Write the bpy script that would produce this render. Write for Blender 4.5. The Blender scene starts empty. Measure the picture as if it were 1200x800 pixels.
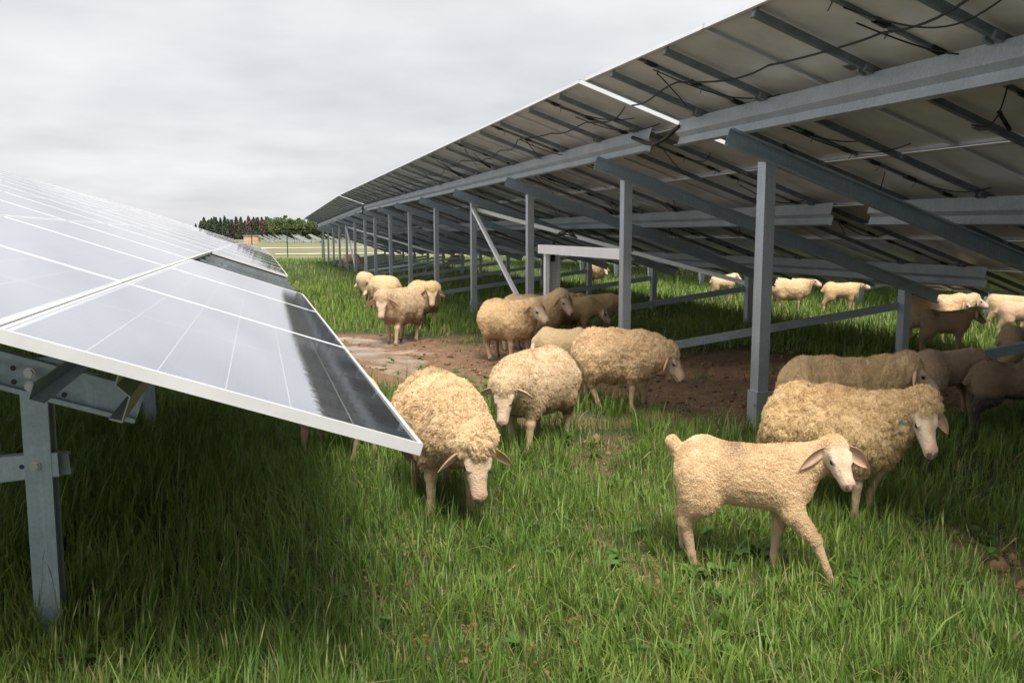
import bpy, math, random
import numpy as np
from mathutils import Vector, Matrix, Euler

rng = np.random.default_rng(7)
random.seed(7)
scene = bpy.context.scene
COL = scene.collection
R = math.radians

# ------------------------------------------------------------------ helpers
def vhash(ix, iy, iz, seed):
    h = (ix.astype(np.int64) * 374761393 + iy.astype(np.int64) * 668265263 + iz.astype(np.int64) * 2147483647 + seed * 144665) & 0xFFFFFFFF
    h = ((h ^ (h >> 13)) * 1274126177) & 0xFFFFFFFF
    h = h ^ (h >> 16)
    return (h & 0xFFFFFF) / float(0xFFFFFF)

def vnoise(x, y, z=None, seed=0):
    x = np.asarray(x, float); y = np.asarray(y, float)
    z = np.zeros_like(x) if z is None else np.asarray(z, float)
    ix, iy, iz = np.floor(x), np.floor(y), np.floor(z)
    fx, fy, fz = x - ix, y - iy, z - iz
    fx, fy, fz = [f * f * (3 - 2 * f) for f in (fx, fy, fz)]
    r = 0
    for dx in (0, 1):
        for dy in (0, 1):
            for dz in (0, 1):
                w = (fx if dx else 1 - fx) * (fy if dy else 1 - fy) * (fz if dz else 1 - fz)
                r = r + w * vhash(ix + dx, iy + dy, iz + dz, seed)
    return r * 2 - 1

def fbm(x, y, z=None, seed=0, octv=3):
    a, s, r = 1.0, 1.0, 0
    for k in range(octv):
        r = r + a * vnoise(x * s, y * s, None if z is None else z * s, seed + k)
        a *= .5; s *= 2.03
    return r / 1.6

def np_mesh(name, verts, faces_flat, loop_counts, mats=(), mat_idx=None, smooth=False, col=None):
    me = bpy.data.meshes.new(name)
    verts = np.asarray(verts, np.float32)
    faces_flat = np.asarray(faces_flat, np.int32).ravel()
    loop_counts = np.asarray(loop_counts, np.int32)
    me.vertices.add(len(verts)); me.vertices.foreach_set('co', verts.ravel())
    me.loops.add(len(faces_flat)); me.loops.foreach_set('vertex_index', faces_flat)
    me.polygons.add(len(loop_counts))
    starts = np.concatenate([[0], np.cumsum(loop_counts)[:-1]]).astype(np.int32)
    me.polygons.foreach_set('loop_start', starts)
    try:
        me.polygons.foreach_set('loop_total', loop_counts)
    except Exception:
        pass
    for m in mats: me.materials.append(m)
    if mat_idx is not None: me.polygons.foreach_set('material_index', np.asarray(mat_idx, np.int32))
    if smooth: me.polygons.foreach_set('use_smooth', np.ones(len(loop_counts), bool))
    me.update(calc_edges=True)
    if col is not None:
        a = me.color_attributes.new('Col', 'FLOAT_COLOR', 'POINT')
        c = np.ones((len(verts), 4), np.float32); c[:, :col.shape[1]] = col
        a.data.foreach_set('color', c.ravel())
    return me

class MB:
    """collects shapes into one mesh"""
    def __init__(s): s.v = []; s.f = []; s.m = []
    def add(s, vs, fs, mi=0):
        n = len(s.v); s.v += [tuple(v) for v in vs]; s.f += [tuple(i + n for i in f) for f in fs]; s.m += [mi] * len(fs)
    def box(s, c, d, mi=0, M=None):
        x, y, z = d[0] / 2, d[1] / 2, d[2] / 2
        vs = [Vector((sx * x, sy * y, sz * z)) for sx in (-1, 1) for sy in (-1, 1) for sz in (-1, 1)]
        if M is not None: vs = [M @ v for v in vs]
        vs = [v + Vector(c) for v in vs]
        s.add(vs, [(0, 1, 3, 2), (4, 6, 7, 5), (0, 4, 5, 1), (2, 3, 7, 6), (0, 2, 6, 4), (1, 5, 7, 3)], mi)
    def extr(s, prof, p0, p1, up=(0, 0, 1), mi=0, caps=True):
        """closed 2D profile (a,b) swept p0->p1; a along side, b along up"""
        p0, p1 = Vector(p0), Vector(p1); t = (p1 - p0).normalized()
        u = Vector(up); u = (u - t * u.dot(t)).normalized(); a = t.cross(u)
        n = len(prof)
        vs = [p + a * q[0] + u * q[1] for p in (p0, p1) for q in prof]
        fs = [(i, (i + 1) % n, n + (i + 1) % n, n + i) for i in range(n)]
        if caps: fs += [tuple(range(n - 1, -1, -1)), tuple(range(n, 2 * n))]
        s.add(vs, fs, mi)
    def tube(s, pts, r, k=6, mi=0, closed_ends=True):
        pts = [Vector(p) for p in pts]; n = len(pts); rr = r if hasattr(r, '__len__') else [r] * n
        vs = []; prev = None
        for i, p in enumerate(pts):
            t = (pts[min(i + 1, n - 1)] - pts[max(i - 1, 0)])
            t = t.normalized() if t.length > 1e-9 else Vector((0, 0, 1))
            ref = Vector((0, 0, 1)) if abs(t.z) < .9 else Vector((1, 0, 0))
            a = t.cross(ref).normalized(); b = t.cross(a)
            for j in range(k):
                th = 2 * math.pi * j / k
                vs.append(p + (a * math.cos(th) + b * math.sin(th)) * rr[i])
        fs = []
        for i in range(n - 1):
            for j in range(k):
                fs.append((i * k + j, i * k + (j + 1) % k, (i + 1) * k + (j + 1) % k, (i + 1) * k + j))
        if closed_ends: fs += [tuple(range(k)), tuple(range((n - 1) * k, n * k))[::-1]]
        s.add(vs, fs, mi)
    def mesh(s, name, mats, smooth=False):
        me = bpy.data.meshes.new(name); me.from_pydata(s.v, [], s.f)
        for m in mats: me.materials.append(m)
        me.polygons.foreach_set('material_index', s.m)
        if smooth: me.polygons.foreach_set('use_smooth', [True] * len(s.f))
        me.update(); return me

def link(name, data, parent=None, loc=(0, 0, 0), rot=(0, 0, 0)):
    o = bpy.data.objects.new(name, data); COL.objects.link(o)
    o.location = loc; o.rotation_euler = rot
    if parent is not None: o.parent = parent
    return o

def tag(o, label=None, cat=None, group=None, kind=None):
    if label: o['label'] = label
    if cat: o['category'] = cat
    if group: o['group'] = group
    if kind: o['kind'] = kind
    return o

KIDS = {}
def kid(name, data, parent, loc=(0, 0, 0), rot=(0, 0, 0)):
    o = link(name, data, parent, loc, rot); KIDS.setdefault(parent.name, []).append(o); return o

def copy_tree(o, parent=None):
    c = o.copy(); COL.objects.link(c); c.parent = parent
    for ch in KIDS.get(o.name, []):
        cc = copy_tree(ch, c); KIDS.setdefault(c.name, []).append(cc)
    return c

# ------------------------------------------------------------------ materials
class NT:
    def __init__(s, name):
        s.m = bpy.data.materials.new(name); s.m.use_nodes = True; s.t = s.m.node_tree; s.N = s.t.nodes; s.L = s.t.links
        s.b = s.N['Principled BSDF']; s.out = s.N['Material Output']
    def n(s, typ, **kw):
        nd = s.N.new(typ)
        for k, v in kw.items():
            if k.startswith('i_'): nd.inputs[k[2:].replace('_', ' ')].default_value = v
            else: setattr(nd, k, v)
        return nd
    def l(s, a, b): s.L.new(a, b)
    def noise(s, scale, detail=4, rough=.55, coord='Object', vec=None):
        nd = s.n('ShaderNodeTexNoise'); nd.inputs['Scale'].default_value = scale; nd.inputs['Detail'].default_value = detail
        nd.inputs['Roughness'].default_value = rough
        if vec is None: vec = s.n('ShaderNodeTexCoord').outputs[coord]
        s.l(vec, nd.inputs['Vector']); return nd.outputs['Fac']
    def ramp(s, fac, stops):
        r = s.n('ShaderNodeValToRGB'); e = r.color_ramp.elements
        while len(e) < len(stops): e.new(.5)
        for k, (p, c) in enumerate(stops):
            e[k].position = p; e[k].color = (*c, 1) if len(c) == 3 else c
        s.l(fac, r.inputs[0]); return r.outputs[0]
    def mix(s, fac, a, b, typ='MIX'):
        m = s.n('ShaderNodeMix', data_type='RGBA', blend_type=typ)
        for val, i in ((fac, 0), (a, 6), (b, 7)):
            if isinstance(val, (int, float)): m.inputs[i].default_value = val
            elif isinstance(val, tuple): m.inputs[i].default_value = (*val, 1) if len(val) == 3 else val
            else: s.l(val, m.inputs[i])
        return m.outputs[2]
    def math(s, op, a, b=0.0, c=None):
        m = s.n('ShaderNodeMath', operation=op)
        for i, v in enumerate((a, b) if c is None else (a, b, c)):
            if isinstance(v, (int, float)): m.inputs[i].default_value = v
            else: s.l(v, m.inputs[i])
        return m.outputs[0]
    def bump(s, h, strength=.5, dist=.01):
        b = s.n('ShaderNodeBump'); b.inputs['Strength'].default_value = strength; b.inputs['Distance'].default_value = dist
        s.l(h, b.inputs['Height']); s.l(b.outputs[0], s.b.inputs['Normal'])
    def set(s, **kw):
        for k, v in kw.items():
            i = s.b.inputs[k.replace('_', ' ')]
            if isinstance(v, (int, float)): i.default_value = v
            elif isinstance(v, tuple): i.default_value = (*v, 1) if len(v) == 3 else v
            else: s.l(v, i)

def mat_steel(name, base, dark, rough=.5, metal=.55, sc=6):
    t = NT(name)
    n1 = t.noise(sc, 5, .6); n2 = t.noise(sc * 14, 2)
    c = t.ramp(n1, [(.3, dark), (.7, base)])
    tcs = t.n('ShaderNodeTexCoord'); mps = t.n('ShaderNodeMapping'); mps.inputs['Scale'].default_value = (60, 60, 3); t.l(tcs.outputs['Object'], mps.inputs[0])
    st_ = t.noise(1, 4, .6, vec=mps.outputs[0]); c = t.mix(t.math('MULTIPLY', t.ramp(st_, [(.52, (0, 0, 0)), (.75, (1, 1, 1))]), .35 if metal > .36 else .06), c, tuple(min(1, q * 1.5) for q in base))
    vs_ = t.n('ShaderNodeTexVoronoi'); vs_.inputs['Scale'].default_value = 55; t.l(tcs.outputs['Object'], vs_.inputs['Vector'])
    c = t.mix(.10 if metal > .36 else .0, c, vs_.outputs['Distance'], 'OVERLAY')
    gr = t.noise(1.7, 6, .7); c = t.mix(t.math('MULTIPLY', t.ramp(gr, [(.56, (0, 0, 0)), (.74, (1, 1, 1))]), .4), c, tuple(q * .55 for q in dark))
    t.set(Base_Color=c, Metallic=metal, Roughness=t.math('MULTIPLY_ADD', n2, .25, rough - .1))
    return t.m
M_steel = mat_steel('galvanised_steel', (.42, .49, .55), (.32, .39, .45))
M_steel2 = mat_steel('weathered_zinc_steel', (.46, .50, .53), (.36, .40, .43), .45, .5, 3)
M_steeldark = mat_steel('dull_rail_steel', (.20, .23, .25), (.13, .15, .17), .55, .4, 8)
M_alu = mat_steel('anodised_aluminium', (.70, .71, .73), (.62, .63, .65), .38, .35, 5)
M_whitealu = mat_steel('bright_white_channel', (.86, .87, .88), (.78, .79, .80), .4, .05, 5)
t = NT('black_cable'); t.set(Base_Color=(.012, .012, .013), Roughness=.5); M_cable = t.m
t = NT('black_plastic'); t.set(Base_Color=(.02, .02, .02), Roughness=.45); M_black = t.m
t = NT('bolt_zinc'); t.set(Base_Color=(.5, .5, .48), Metallic=.8, Roughness=.35); M_bolt = t.m

def mat_glass():
    t = NT('solar_cells'); tc = t.n('ShaderNodeTexCoord'); sx = t.n('ShaderNodeSeparateXYZ'); t.l(tc.outputs['Object'], sx.inputs[0])
    X, Y = sx.outputs[0], sx.outputs[1]
    def lines(v, pitch, off, w):   # 1 on the line
        a = t.math('ADD', v, off); a = t.math('DIVIDE', a, pitch); a = t.math('FRACT', a); a = t.math('SUBTRACT', a, .5); a = t.math('ABSOLUTE', a)
        return t.math('GREATER_THAN', a, .5 - w / pitch / 2)
    cw = 1.09 / 6
    l1 = lines(X, cw, 1.09 * 5 + .545, .004)            # gaps between cell columns
    l2 = lines(Y, 2.26 / 24, 2.26 * 5 + 1.13, .0022)    # gaps between half cells
    mid = t.math('LESS_THAN', t.math('ABSOLUTE', Y), .007)
    brd = t.math('MAXIMUM', t.math('GREATER_THAN', t.math('ABSOLUTE', X), .545), t.math('GREATER_THAN', t.math('ABSOLUTE', Y), 1.133))
    bus = lines(X, cw / 9, 1.09 * 5, .0015)
    col = t.mix(t.math('MULTIPLY', bus, .55), (.006, .011, .026), (.22, .24, .28))
    col = t.mix(t.math('MULTIPLY', l2, .5), col, (.25, .27, .3))
    col = t.mix(l1, col, (.50, .51, .53))
    col = t.mix(mid, col, (.40, .41, .43))
    col = t.mix(brd, col, (.7, .71, .73))
    dust = t.noise(3.0, 6, .65)
    col = t.mix(t.math('MULTIPLY', dust, .05), col, (.5, .49, .46))
    t.set(Base_Color=col, Roughness=.35)
    t.set(IOR=1.45)
    gl = t.n('ShaderNodeBsdfGlossy'); gl.inputs['Roughness'].default_value = .022; gl.inputs['Color'].default_value = (.97, .97, 1, 1)
    bn = t.n('ShaderNodeBump'); bn.inputs['Strength'].default_value = .10; bn.inputs['Distance'].default_value = .002
    t.l(t.noise(14, 4, .7), bn.inputs['Height']); t.l(bn.outputs[0], gl.inputs['Normal'])
    lw = t.n('ShaderNodeLayerWeight'); lw.inputs['Blend'].default_value = .5
    f2 = t.math('MULTIPLY_ADD', t.math('POWER', lw.outputs['Facing'], 1.25), .90, .04)
    ms = t.n('ShaderNodeMixShader'); t.l(f2, ms.inputs[0]); t.l(t.b.outputs[0], ms.inputs[1]); t.l(gl.outputs[0], ms.inputs[2])
    t.l(ms.outputs[0], t.out.inputs['Surface'])
    return t.m
M_glass = mat_glass()
t = NT('module_backsheet'); n = t.noise(2.2, 5, .6)
t.set(Base_Color=t.ramp(n, [(.3, (.56, .55, .52)), (.7, (.74, .73, .70))]), Roughness=.24, Specular_IOR_Level=.9); M_back = t.m

# ------------------------------------------------------------------ terrain
GY = np.array([-2000, 0, 9, 18, 28, 36, 48, 60, 85, 130, 170, 290, 380, 600, 4000], float)
GZ = np.array([0, 0, 0, -.03, -.10, -.15, -.30, -.50, -1.05, -1.3, -1.6, -3.0, -4.3, -5.0, -5.0])
def gbase(x, y):
    z = np.interp(y, GY, GZ)
    w = np.clip((y - 15) / 40, 0, 1) * np.clip((1.5 - x) / 6, 0, 1)
    return z - .35 * w * np.clip((200 - y) / 100, 0, 1)

def seg_d(x, y, a, b):
    ax, ay = a; bx, by = b; dx, dy = bx - ax, by - ay
    tt = np.clip(((x - ax) * dx + (y - ay) * dy) / (dx * dx + dy * dy + 1e-9), 0, 1)
    return np.hypot(x - ax - tt * dx, y - ay - tt * dy)
MUD = [((1.1, 13.6), (3.3, 12.0), 1.5, 1.0), ((1.35, 11.4), (2.6, 9.6), 1.0, 1.0), ((2.7, 11.0), (4.6, 9.6), 1.15, 1.0), ((3.4, 9.3), (6.3, 10.3), 1.15, .95),
       ((3.9, 7.9), (5.6, 9.2), 1.25, .95), ((2.7, 7.3), (4.4, 7.0), .65, .8), ((6.3, 8.4), (8.6, 8.8), .9, .8), ((5.8, 6.9), (8.0, 7.0), .55, .85),
       ((2.2, 5.8), (2.7, 6.6), .26, .5), ((1.7, 3.8), (1.75, 4.5), .16, .34), ((3.45, 3.1), (3.6, 4.0), .24, .5), ((1.3, 8.6), (2.0, 9.2), .35, .7)]
def mud(x, y):
    m = np.zeros_like(x); nz = fbm(x * 1.6, y * 1.6, seed=11, octv=5) * .75
    for a, b, r, s in MUD:
        d = seg_d(x, y, a, b) + nz * min(.9, r)
        m = np.maximum(m, s * np.clip((r * .92 - d) / (.30 * r) , 0, 1))
    return m
PUD = [((1.25, 14.2), (1.9, 13.7), .34), ((1.35, 13.0), (1.75, 11.4), .30), ((1.6, 11.2), (1.95, 9.9), .26), ((1.95, 12.6), (2.2, 12.3), .22)]
def puddle(x, y):
    m = np.zeros_like(x); nz = fbm(x * 4, y * 4, seed=21, octv=3) * .22
    for a, b, r in PUD:
        m = np.maximum(m, np.clip((r - seg_d(x, y, a, b) + nz) / .07, 0, 1))
    return m
def gz(x, y):
    x = np.asarray(x, float); y = np.asarray(y, float)
    z = gbase(x, y)
    near = np.clip((40 - np.hypot(x, y)) / 20, 0, 1)
    m = mud(x, y); p = puddle(x, y)
    z = z + near * (.030 * fbm(x * .8, y * .8, seed=3) + .012 * fbm(x * 3.1, y * 3.1, seed=5))
    z = z + m * (1 - p) * (.022 * fbm(x * 7, y * 7, seed=6) + .012 * fbm(x * 19, y * 19, seed=8)) - .035 * m
    z = z * (1 - p * .0) - .02 * p
    return z
def gz1(x, y): return float(gz(np.array([x]), np.array([y]))[0])

def axis_pts(segs):
    out = []
    for a, b, st in segs: out += list(np.arange(a, b, st))
    return np.array(out + [segs[-1][1]])
xs = axis_pts([(-1500, -300, 150), (-300, -40, 20), (-40, -8, 2), (-8, -2, .3), (-2, 9, .06), (9, 20, .3), (20, 60, 2), (60, 500, 20), (500, 1800, 130)])
ys = axis_pts([(-60, -4, 4), (-4, 1.5, .5), (1.5, 16, .06), (16, 30, .3), (30, 70, 1), (70, 220, 3), (220, 800, 20), (800, 3000, 200)])
GXX, GYY = np.meshgrid(xs, ys)
gx, gy = GXX.ravel(), GYY.ravel(); gzv = gz(gx, gy)
nx, ny = len(xs), len(ys)
I = (np.arange(ny - 1)[:, None] * nx + np.arange(nx - 1)[None, :]).ravel()
F = np.stack([I, I + 1, I + 1 + nx, I + nx], 1)
gcol = np.stack([mud(gx, gy), puddle(gx, gy), np.clip((gy - 76) / 8, 0, 1)], 1)
t = NT('soil_and_turf')
at = t.n('ShaderNodeAttribute', attribute_name='Col'); sp = t.n('ShaderNodeSeparateColor'); t.l(at.outputs['Color'], sp.inputs[0])
n1 = t.noise(9, 6, .65); n2 = t.noise(45, 4, .6); n3 = t.noise(.12, 4, .6); n4 = t.noise(2.2, 4, .6)
soil = t.ramp(n1, [(.25, (.050, .025, .013)), (.5, (.125, .064, .032)), (.78, (.23, .14, .08))])
soil = t.mix(t.math('MULTIPLY', n2, .35), soil, (.33, .215, .13))
turf = t.ramp(n1, [(.3, (.020, .032, .010)), (.7, (.055, .060, .024))])
field = t.ramp(n3, [(.35, (.12, .14, .055)), (.5, (.17, .155, .08)), (.65, (.09, .125, .045))])
c = t.mix(sp.outputs[0], turf, soil)
c = t.mix(sp.outputs[2], c, field)
wetmud = t.ramp(n4, [(.3, (.20, .14, .10)), (.7, (.38, .30, .24))])
c = t.mix(sp.outputs[1], c, wetmud)
r = t.math('MULTIPLY_ADD', sp.outputs[1], -.80, .88)
r = t.math('ADD', r, t.math('MULTIPLY', n1, .12))
t.set(Base_Color=c, Roughness=r)
t.bump(t.math('ADD', t.math('MULTIPLY', n1, t.math('SUBTRACT', 1.0, sp.outputs[1])), t.math('MULTIPLY', n2, .12)), .8, .03)
g = link('ground', np_mesh('ground', np.stack([gx, gy, gzv], 1), F, np.full(len(F), 4), [t.m], smooth=True, col=gcol))
tag(g, kind='structure')

# far dirt roads, sheets above the ground
t = NT('pale_gravel'); n = t.noise(.6, 5, .6); t.set(Base_Color=t.ramp(n, [(.3, (.48, .44, .38)), (.7, (.66, .63, .57))]), Roughness=.95); M_gravel = t.m
def road(pts, w, name):
    v = []; f = []
    for i, (x, y) in enumerate(pts):
        for s in (-1, 1):
            yy = y + s * w / 2
            v.append((x, yy, gz1(x, yy) + .05))
    # subdivide follows the interp profile closely enough: pieces are short
    for i in range(len(pts) - 1): f.append((2 * i, 2 * i + 2, 2 * i + 3, 2 * i + 1))
    me = bpy.data.meshes.new(name); me.from_pydata(v, [], f); me.materials.append(M_gravel); tag(link(name, me), kind='structure')
road([(x, 152 + .02 * x) for x in range(-60, 321, 4)], 9, 'gravel_road')
road([(x, 103 + 1.5 * math.sin(x * .05)) for x in range(2, 121, 3)], 3.2, 'farm_track')

# ------------------------------------------------------------------ solar tables
T = .342; ANG = math.atan(T); ZU = 3.09; PITCH = 2.33; NM = 11; LT = NM * PITCH; W = 6.55
CA, SA = math.cos(ANG), math.sin(ANG)
MW, ML = 1.142, 2.322     # module: along slope, along row
def zpl(x): return ZU - x * T
def cprof(w, h, th=.004, lip=.015):   # C channel, open to -a
    return [(-w / 2, -h / 2), (w / 2, -h / 2), (w / 2, h / 2), (-w / 2, h / 2), (-w / 2, h / 2 - lip), (-w / 2 + th, h / 2 - lip), (-w / 2 + th, h / 2 - th), (w / 2 - th, h / 2 - th),
            (w / 2 - th, -h / 2 + th), (-w / 2 + th, -h / 2 + th), (-w / 2 + th, -h / 2 + lip), (-w / 2, -h / 2 + lip)]
def module_mesh(name, tv=0):
    m = MB(); hw, hl = MW / 2, ML / 2
    fr = .020
    # frame: outer wall, top lip, bottom flange -> L/C extrusions
    prof = [(0, 0), (0, -.035), (fr, -.035), (fr, -.033), (.002, -.033), (.002, -.006), (.0115, -.006), (.0115, 0)]
    for (p0, p1, s) in (((-hw, -hl), (-hw, hl), 1), ((hw, hl), (hw, -hl), 1), ((hw, -hl), (-hw, -hl), 1), ((-hw, hl), (hw, hl), 1)):
        a = Vector((*p0, 0)); b = Vector((*p1, 0))
        m.extr([(q[0], q[1]) for q in prof], a, b, (0, 0, 1), 0)
    m.add([(-hw + .011, -hl + .011, -.0015), (hw - .011, -hl + .011, -.0015), (hw - .011, hl - .011, -.0015), (-hw + .011, hl - .011, -.0015)], [(0, 1, 2, 3)], 1)
    m.add([(-hw + .004, -hl + .004, -.0058), (hw - .004, -hl + .004, -.0058), (hw - .004, hl - .004, -.0058), (-hw + .004, hl - .004, -.0058)], [(3, 2, 1, 0)], 2)
    m.box((0, 0, -.018), (MW - .05, .032, .022), 3)
    # rating plate
    m.box((.38, .75, -.0068), (.08, .12, .001), 3)
    return m.mesh(name, [M_alu, M_glass, M_back, M_steeldark])
ME_mod = module_mesh('solar_module')
mb = MB(); mb.box((0, 0, 0), (.10, .055, .022)); mb.box((0, .0, -.012), (.05, .03, .01)); mb.tube([(.05, 0, 0), (.09, .03, -.01), (.12, .10, -.03)], .004, 5); ME_jb = mb.mesh('junction_box', [M_black])

def table_parts(posts_x, purl_x, raf, ypost0, ypurl0, tag_):
    d = {}
    # post: C section, from below the ground to the rafter underside
    def post(px):
        m = MB(); zt = zpl(px) - .475
        pr = [(-.05, -.0625), (.05, -.0625), (.05, .0625), (-.05, .0625), (-.05, .045), (-.045, .045), (-.045, .057), (.044, .057), (.044, -.057), (-.045, -.057), (-.045, -.045), (-.05, -.045)]
        # web faces -x (towards the lane); flanges along y
        m.extr(pr, (0, 0, -1.4), (0, 0, zt), (0, 1, 0))
        return m
    for k, px in enumerate(posts_x):
        m = post(px); d['post%d' % k] = m.mesh('steel_post', [M_steel2 if tag_ == 'r' else M_steel])
    # rafter
    m = MB(); x0, x1 = raf; pr = cprof(.055, .15, .005, .02)
    off = -.325 - .075
    m.extr([(-a, b) for a, b in pr][::-1], (x0, 0, zpl(x0) + off / CA * 1), (x1, 0, zpl(x1) + off / CA), (0, 0, 1))
    d['rafter'] = m.mesh('rafter', [M_steel])
    # sigma purlin, full length
    sg = [(-p_[0], p_[1]) for p_ in [(0, .12), (0, -.005), (.055, -.03), (.055, -.115), (.015, -.117), (.015, -.122), (.060, -.122), (.060, -.027), (.005, -.001), (.005, .115), (.06, .115), (.06, .12)]][::-1]
    m = MB(); m.extr(sg, (0, LT - .22, 0), (0, ypurl0, 0), (SA, 0, CA)); d['purlin'] = m.mesh('purlin', [M_steel2])
    # module rail along the slope
    m = MB(); Ls = W / CA
    m.extr(cprof(.045, .045, .004, .008), (0, 0, 0), (Ls - .04, 0, 0), (0, 0, 1)); m.box((.01, 0, .01), (.012, .05, .075)); [m.box((q / CA, .035 * sg_, -.02), (.06, .03, .05)) for q in purl_x for sg_ in (-1, 1)]; d['rail'] = m.mesh('mounting_rail', [M_steeldark])
    # brace front foot to back post
    m = MB(); bx0, bx1 = posts_x
    m.extr(cprof(.05, .09, .005, .015), (bx0 + .02, .055, .22), (bx1 + .10, .055, .72 if tag_ == 'r' else .50)); d['brace'] = m.mesh('cross_brace', [M_steel])
    m = MB(); m.box((0, 0, .16), (.13, .15, .30)); m.tube([(-.07, -.05, .2), (-.085, -.05, .2)], .014, 6); d['clamp'] = m.mesh('foot_bracket', [M_steel2])
    return d

def make_table(name, parts, posts_x, purl_x, ypost0, nposts=7, missing=(), jbox=False, cables=False, nrow=6, diag=True):
    root = link(name, None)
    for k in range(nposts):
        y = ypost0 + 3.8 * k
        for j, px in enumerate(posts_x):
            kid('steel_post', parts['post%d' % j], root, (px, y, 0))
        kid('rafter', parts['rafter'], root, (0, y - .06, 0))
        kid('cross_brace', parts['brace'], root, (0, y, 0))
        kid('foot_bracket', parts['clamp'], root, (posts_x[0], y, 0))
    for px in purl_x:
        kid('purlin', parts['purlin'], root, (px, 0, zpl(px) - (.085 + .12) / CA))
    for i in range(NM):
        for s in (-1, 1):
            y = PITCH * (i + .5) + s * .53
            kid('mounting_rail', parts['rail'], root, (.01, y, zpl(.01) - (.036 + .023) / CA), (0, ANG, 0))
        for r_ in range(nrow):
            if (i, r_) in missing: continue
            xs_ = (r_ + .5) * (MW + .012)
            jit = (rng.random() - .5) * .0016
            o = kid('solar_module', ME_mod, root, (xs_ * CA, PITCH * (i + .5), ZU - xs_ * SA + (jit)), (0, ANG + (rng.random() - .5) * .002, 0))
            if jbox and r_ < 5:
                for q in (-.42, 0, .42):
                    kid('junction_box', ME_jb, o, (q, 0, -.018))
    if diag:
        y0 = ypost0
        m = MB(); a = posts_x[0]; b = posts_x[1]
        m.extr(cprof(.06, .07, .005, .01), (a + .05, y0 + 7.6, zpl(a) - .60), (b, y0 + 3.85, zpl(b) - .60)); kid('wind_brace', m.mesh('wind_brace', [M_whitealu]), root)
        m = MB(); m.extr(cprof(.06, .06, .005, .01), (a - .02, y0 + 7.54, zpl(a) - .60), (a - .02, y0 + 3.87, .35)); kid('diagonal_strut', m.mesh('diagonal_strut', [M_whitealu]), root)
    if cables:
        rr = random.Random(5)
        def under(xsl, y, dz): return (xsl * CA, y, ZU - xsl * SA - dz)
        for i in range(NM):
            for r_ in range(4):
                m = MB(); base = r_ * 1.154 + .577
                for q in range(2):
                    a = (base + rr.uniform(-.4, .0), PITCH * (i + .5) + rr.uniform(-.1, .1)); b = (base + rr.uniform(.0, .5), a[1] + rr.choice((-1, 1)) * rr.uniform(.5, 1.15))
                    sag = rr.uniform(.03, .10); bow = rr.uniform(.05, .14); pts = []
                    for k in range(15):
                        u = k / 14; w_ = math.sin(math.pi * u)
                        pts.append(under(a[0] + (b[0] - a[0]) * u + bow * w_, a[1] + (b[1] - a[1]) * u, .05 + sag * w_))
                    m.tube(pts, .0055, 5)
                if rr.random() < .3:
                    c0 = under(base, a[1] + .3, .09); c1 = under(base + .22, a[1] + .42, .11); m.tube([c0, c1], .016, 6)
                kid('module_cable', m.mesh('module_cable', [M_cable], True), root)
            # string bundle by the first purlin
            m = MB(); pts = [under(.50 + .07 * math.sin(1.7 * (i + k / 24) * 2) + .04 * math.sin(4.1 * (i + k / 24) * 2), PITCH * (i + k / 24), .075 + .035 * abs(math.sin(math.pi * 2 * (i + k / 24)))) for k in range(25)]
            m.tube(pts, .008, 5); kid('string_cable', m.mesh('string_cable', [M_cable], True), root)
    return root

R_posts, R_purl = (1.10, 4.97), (.84, 3.0, 5.1)
PR = table_parts(R_posts, R_purl, (.70, 5.45), 1.42, .26, 'r')
L_posts, L_purl = (1.10, 5.21), (.84, 3.2, 5.62)
PL = table_parts(L_posts, L_purl, (.70, 5.61), 1.52, .75, 'l')
def place(o, x, y, z, slope, label):
    o.location = (x, y, z); o.rotation_euler = (math.atan(slope), 0, 0)
    tag(o, label, 'solar panel table', 'ground-mounted solar panel tables'); return o
tA = place(make_table('solar_panel_table', PR, R_posts, R_purl, 1.42, jbox=True, cables=True), 3.01, 8.25, 0, -.0059, 'middle solar table on the right seen from below, with white diagonal struts behind the flock')
tB = place(make_table('solar_panel_table', PR, R_posts, R_purl, 1.42, jbox=True, cables=True, diag=False), 3.01, -17.5, -.08, .003, 'nearest solar table overhead at top right, seen from below with black cables')
proto = make_table('solar_panel_table', PR, R_posts, R_purl, 1.42)
tC = place(proto, 3.01, 34.15, -.155, -.0217, 'farthest solar table of the right row, dropping towards the fence')
tL1 = place(make_table('solar_panel_table', PL, L_posts, L_purl, 1.52, missing={(3, 5), (4, 5)}, diag=False), -6.10, 2.50, .21, -.0074, 'nearest solar table on the left with its glass side up and two panels missing')
protoL = make_table('solar_panel_table', PL, L_posts, L_purl, 1.52, diag=False)
place(protoL, -6.10, 28.45, 0.0, -.0137, 'second solar table of the left row, behind the one with missing panels')
place(copy_tree(protoL), -6.10, 54.35, -.36, -.026, 'last solar table of the left row, sloping away to the fence')
for i, y in enumerate((-21.2, 4.7, 30.6)):
    place(copy_tree(proto), 12.12, y, .1, 0 if i < 2 else -.012, ('near end solar table of the row beyond the right one, hidden under its edge', 'solar table in the row beyond, its short posts seen past the grazing sheep', 'distant solar table in the row beyond the right one')[i])

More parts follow.
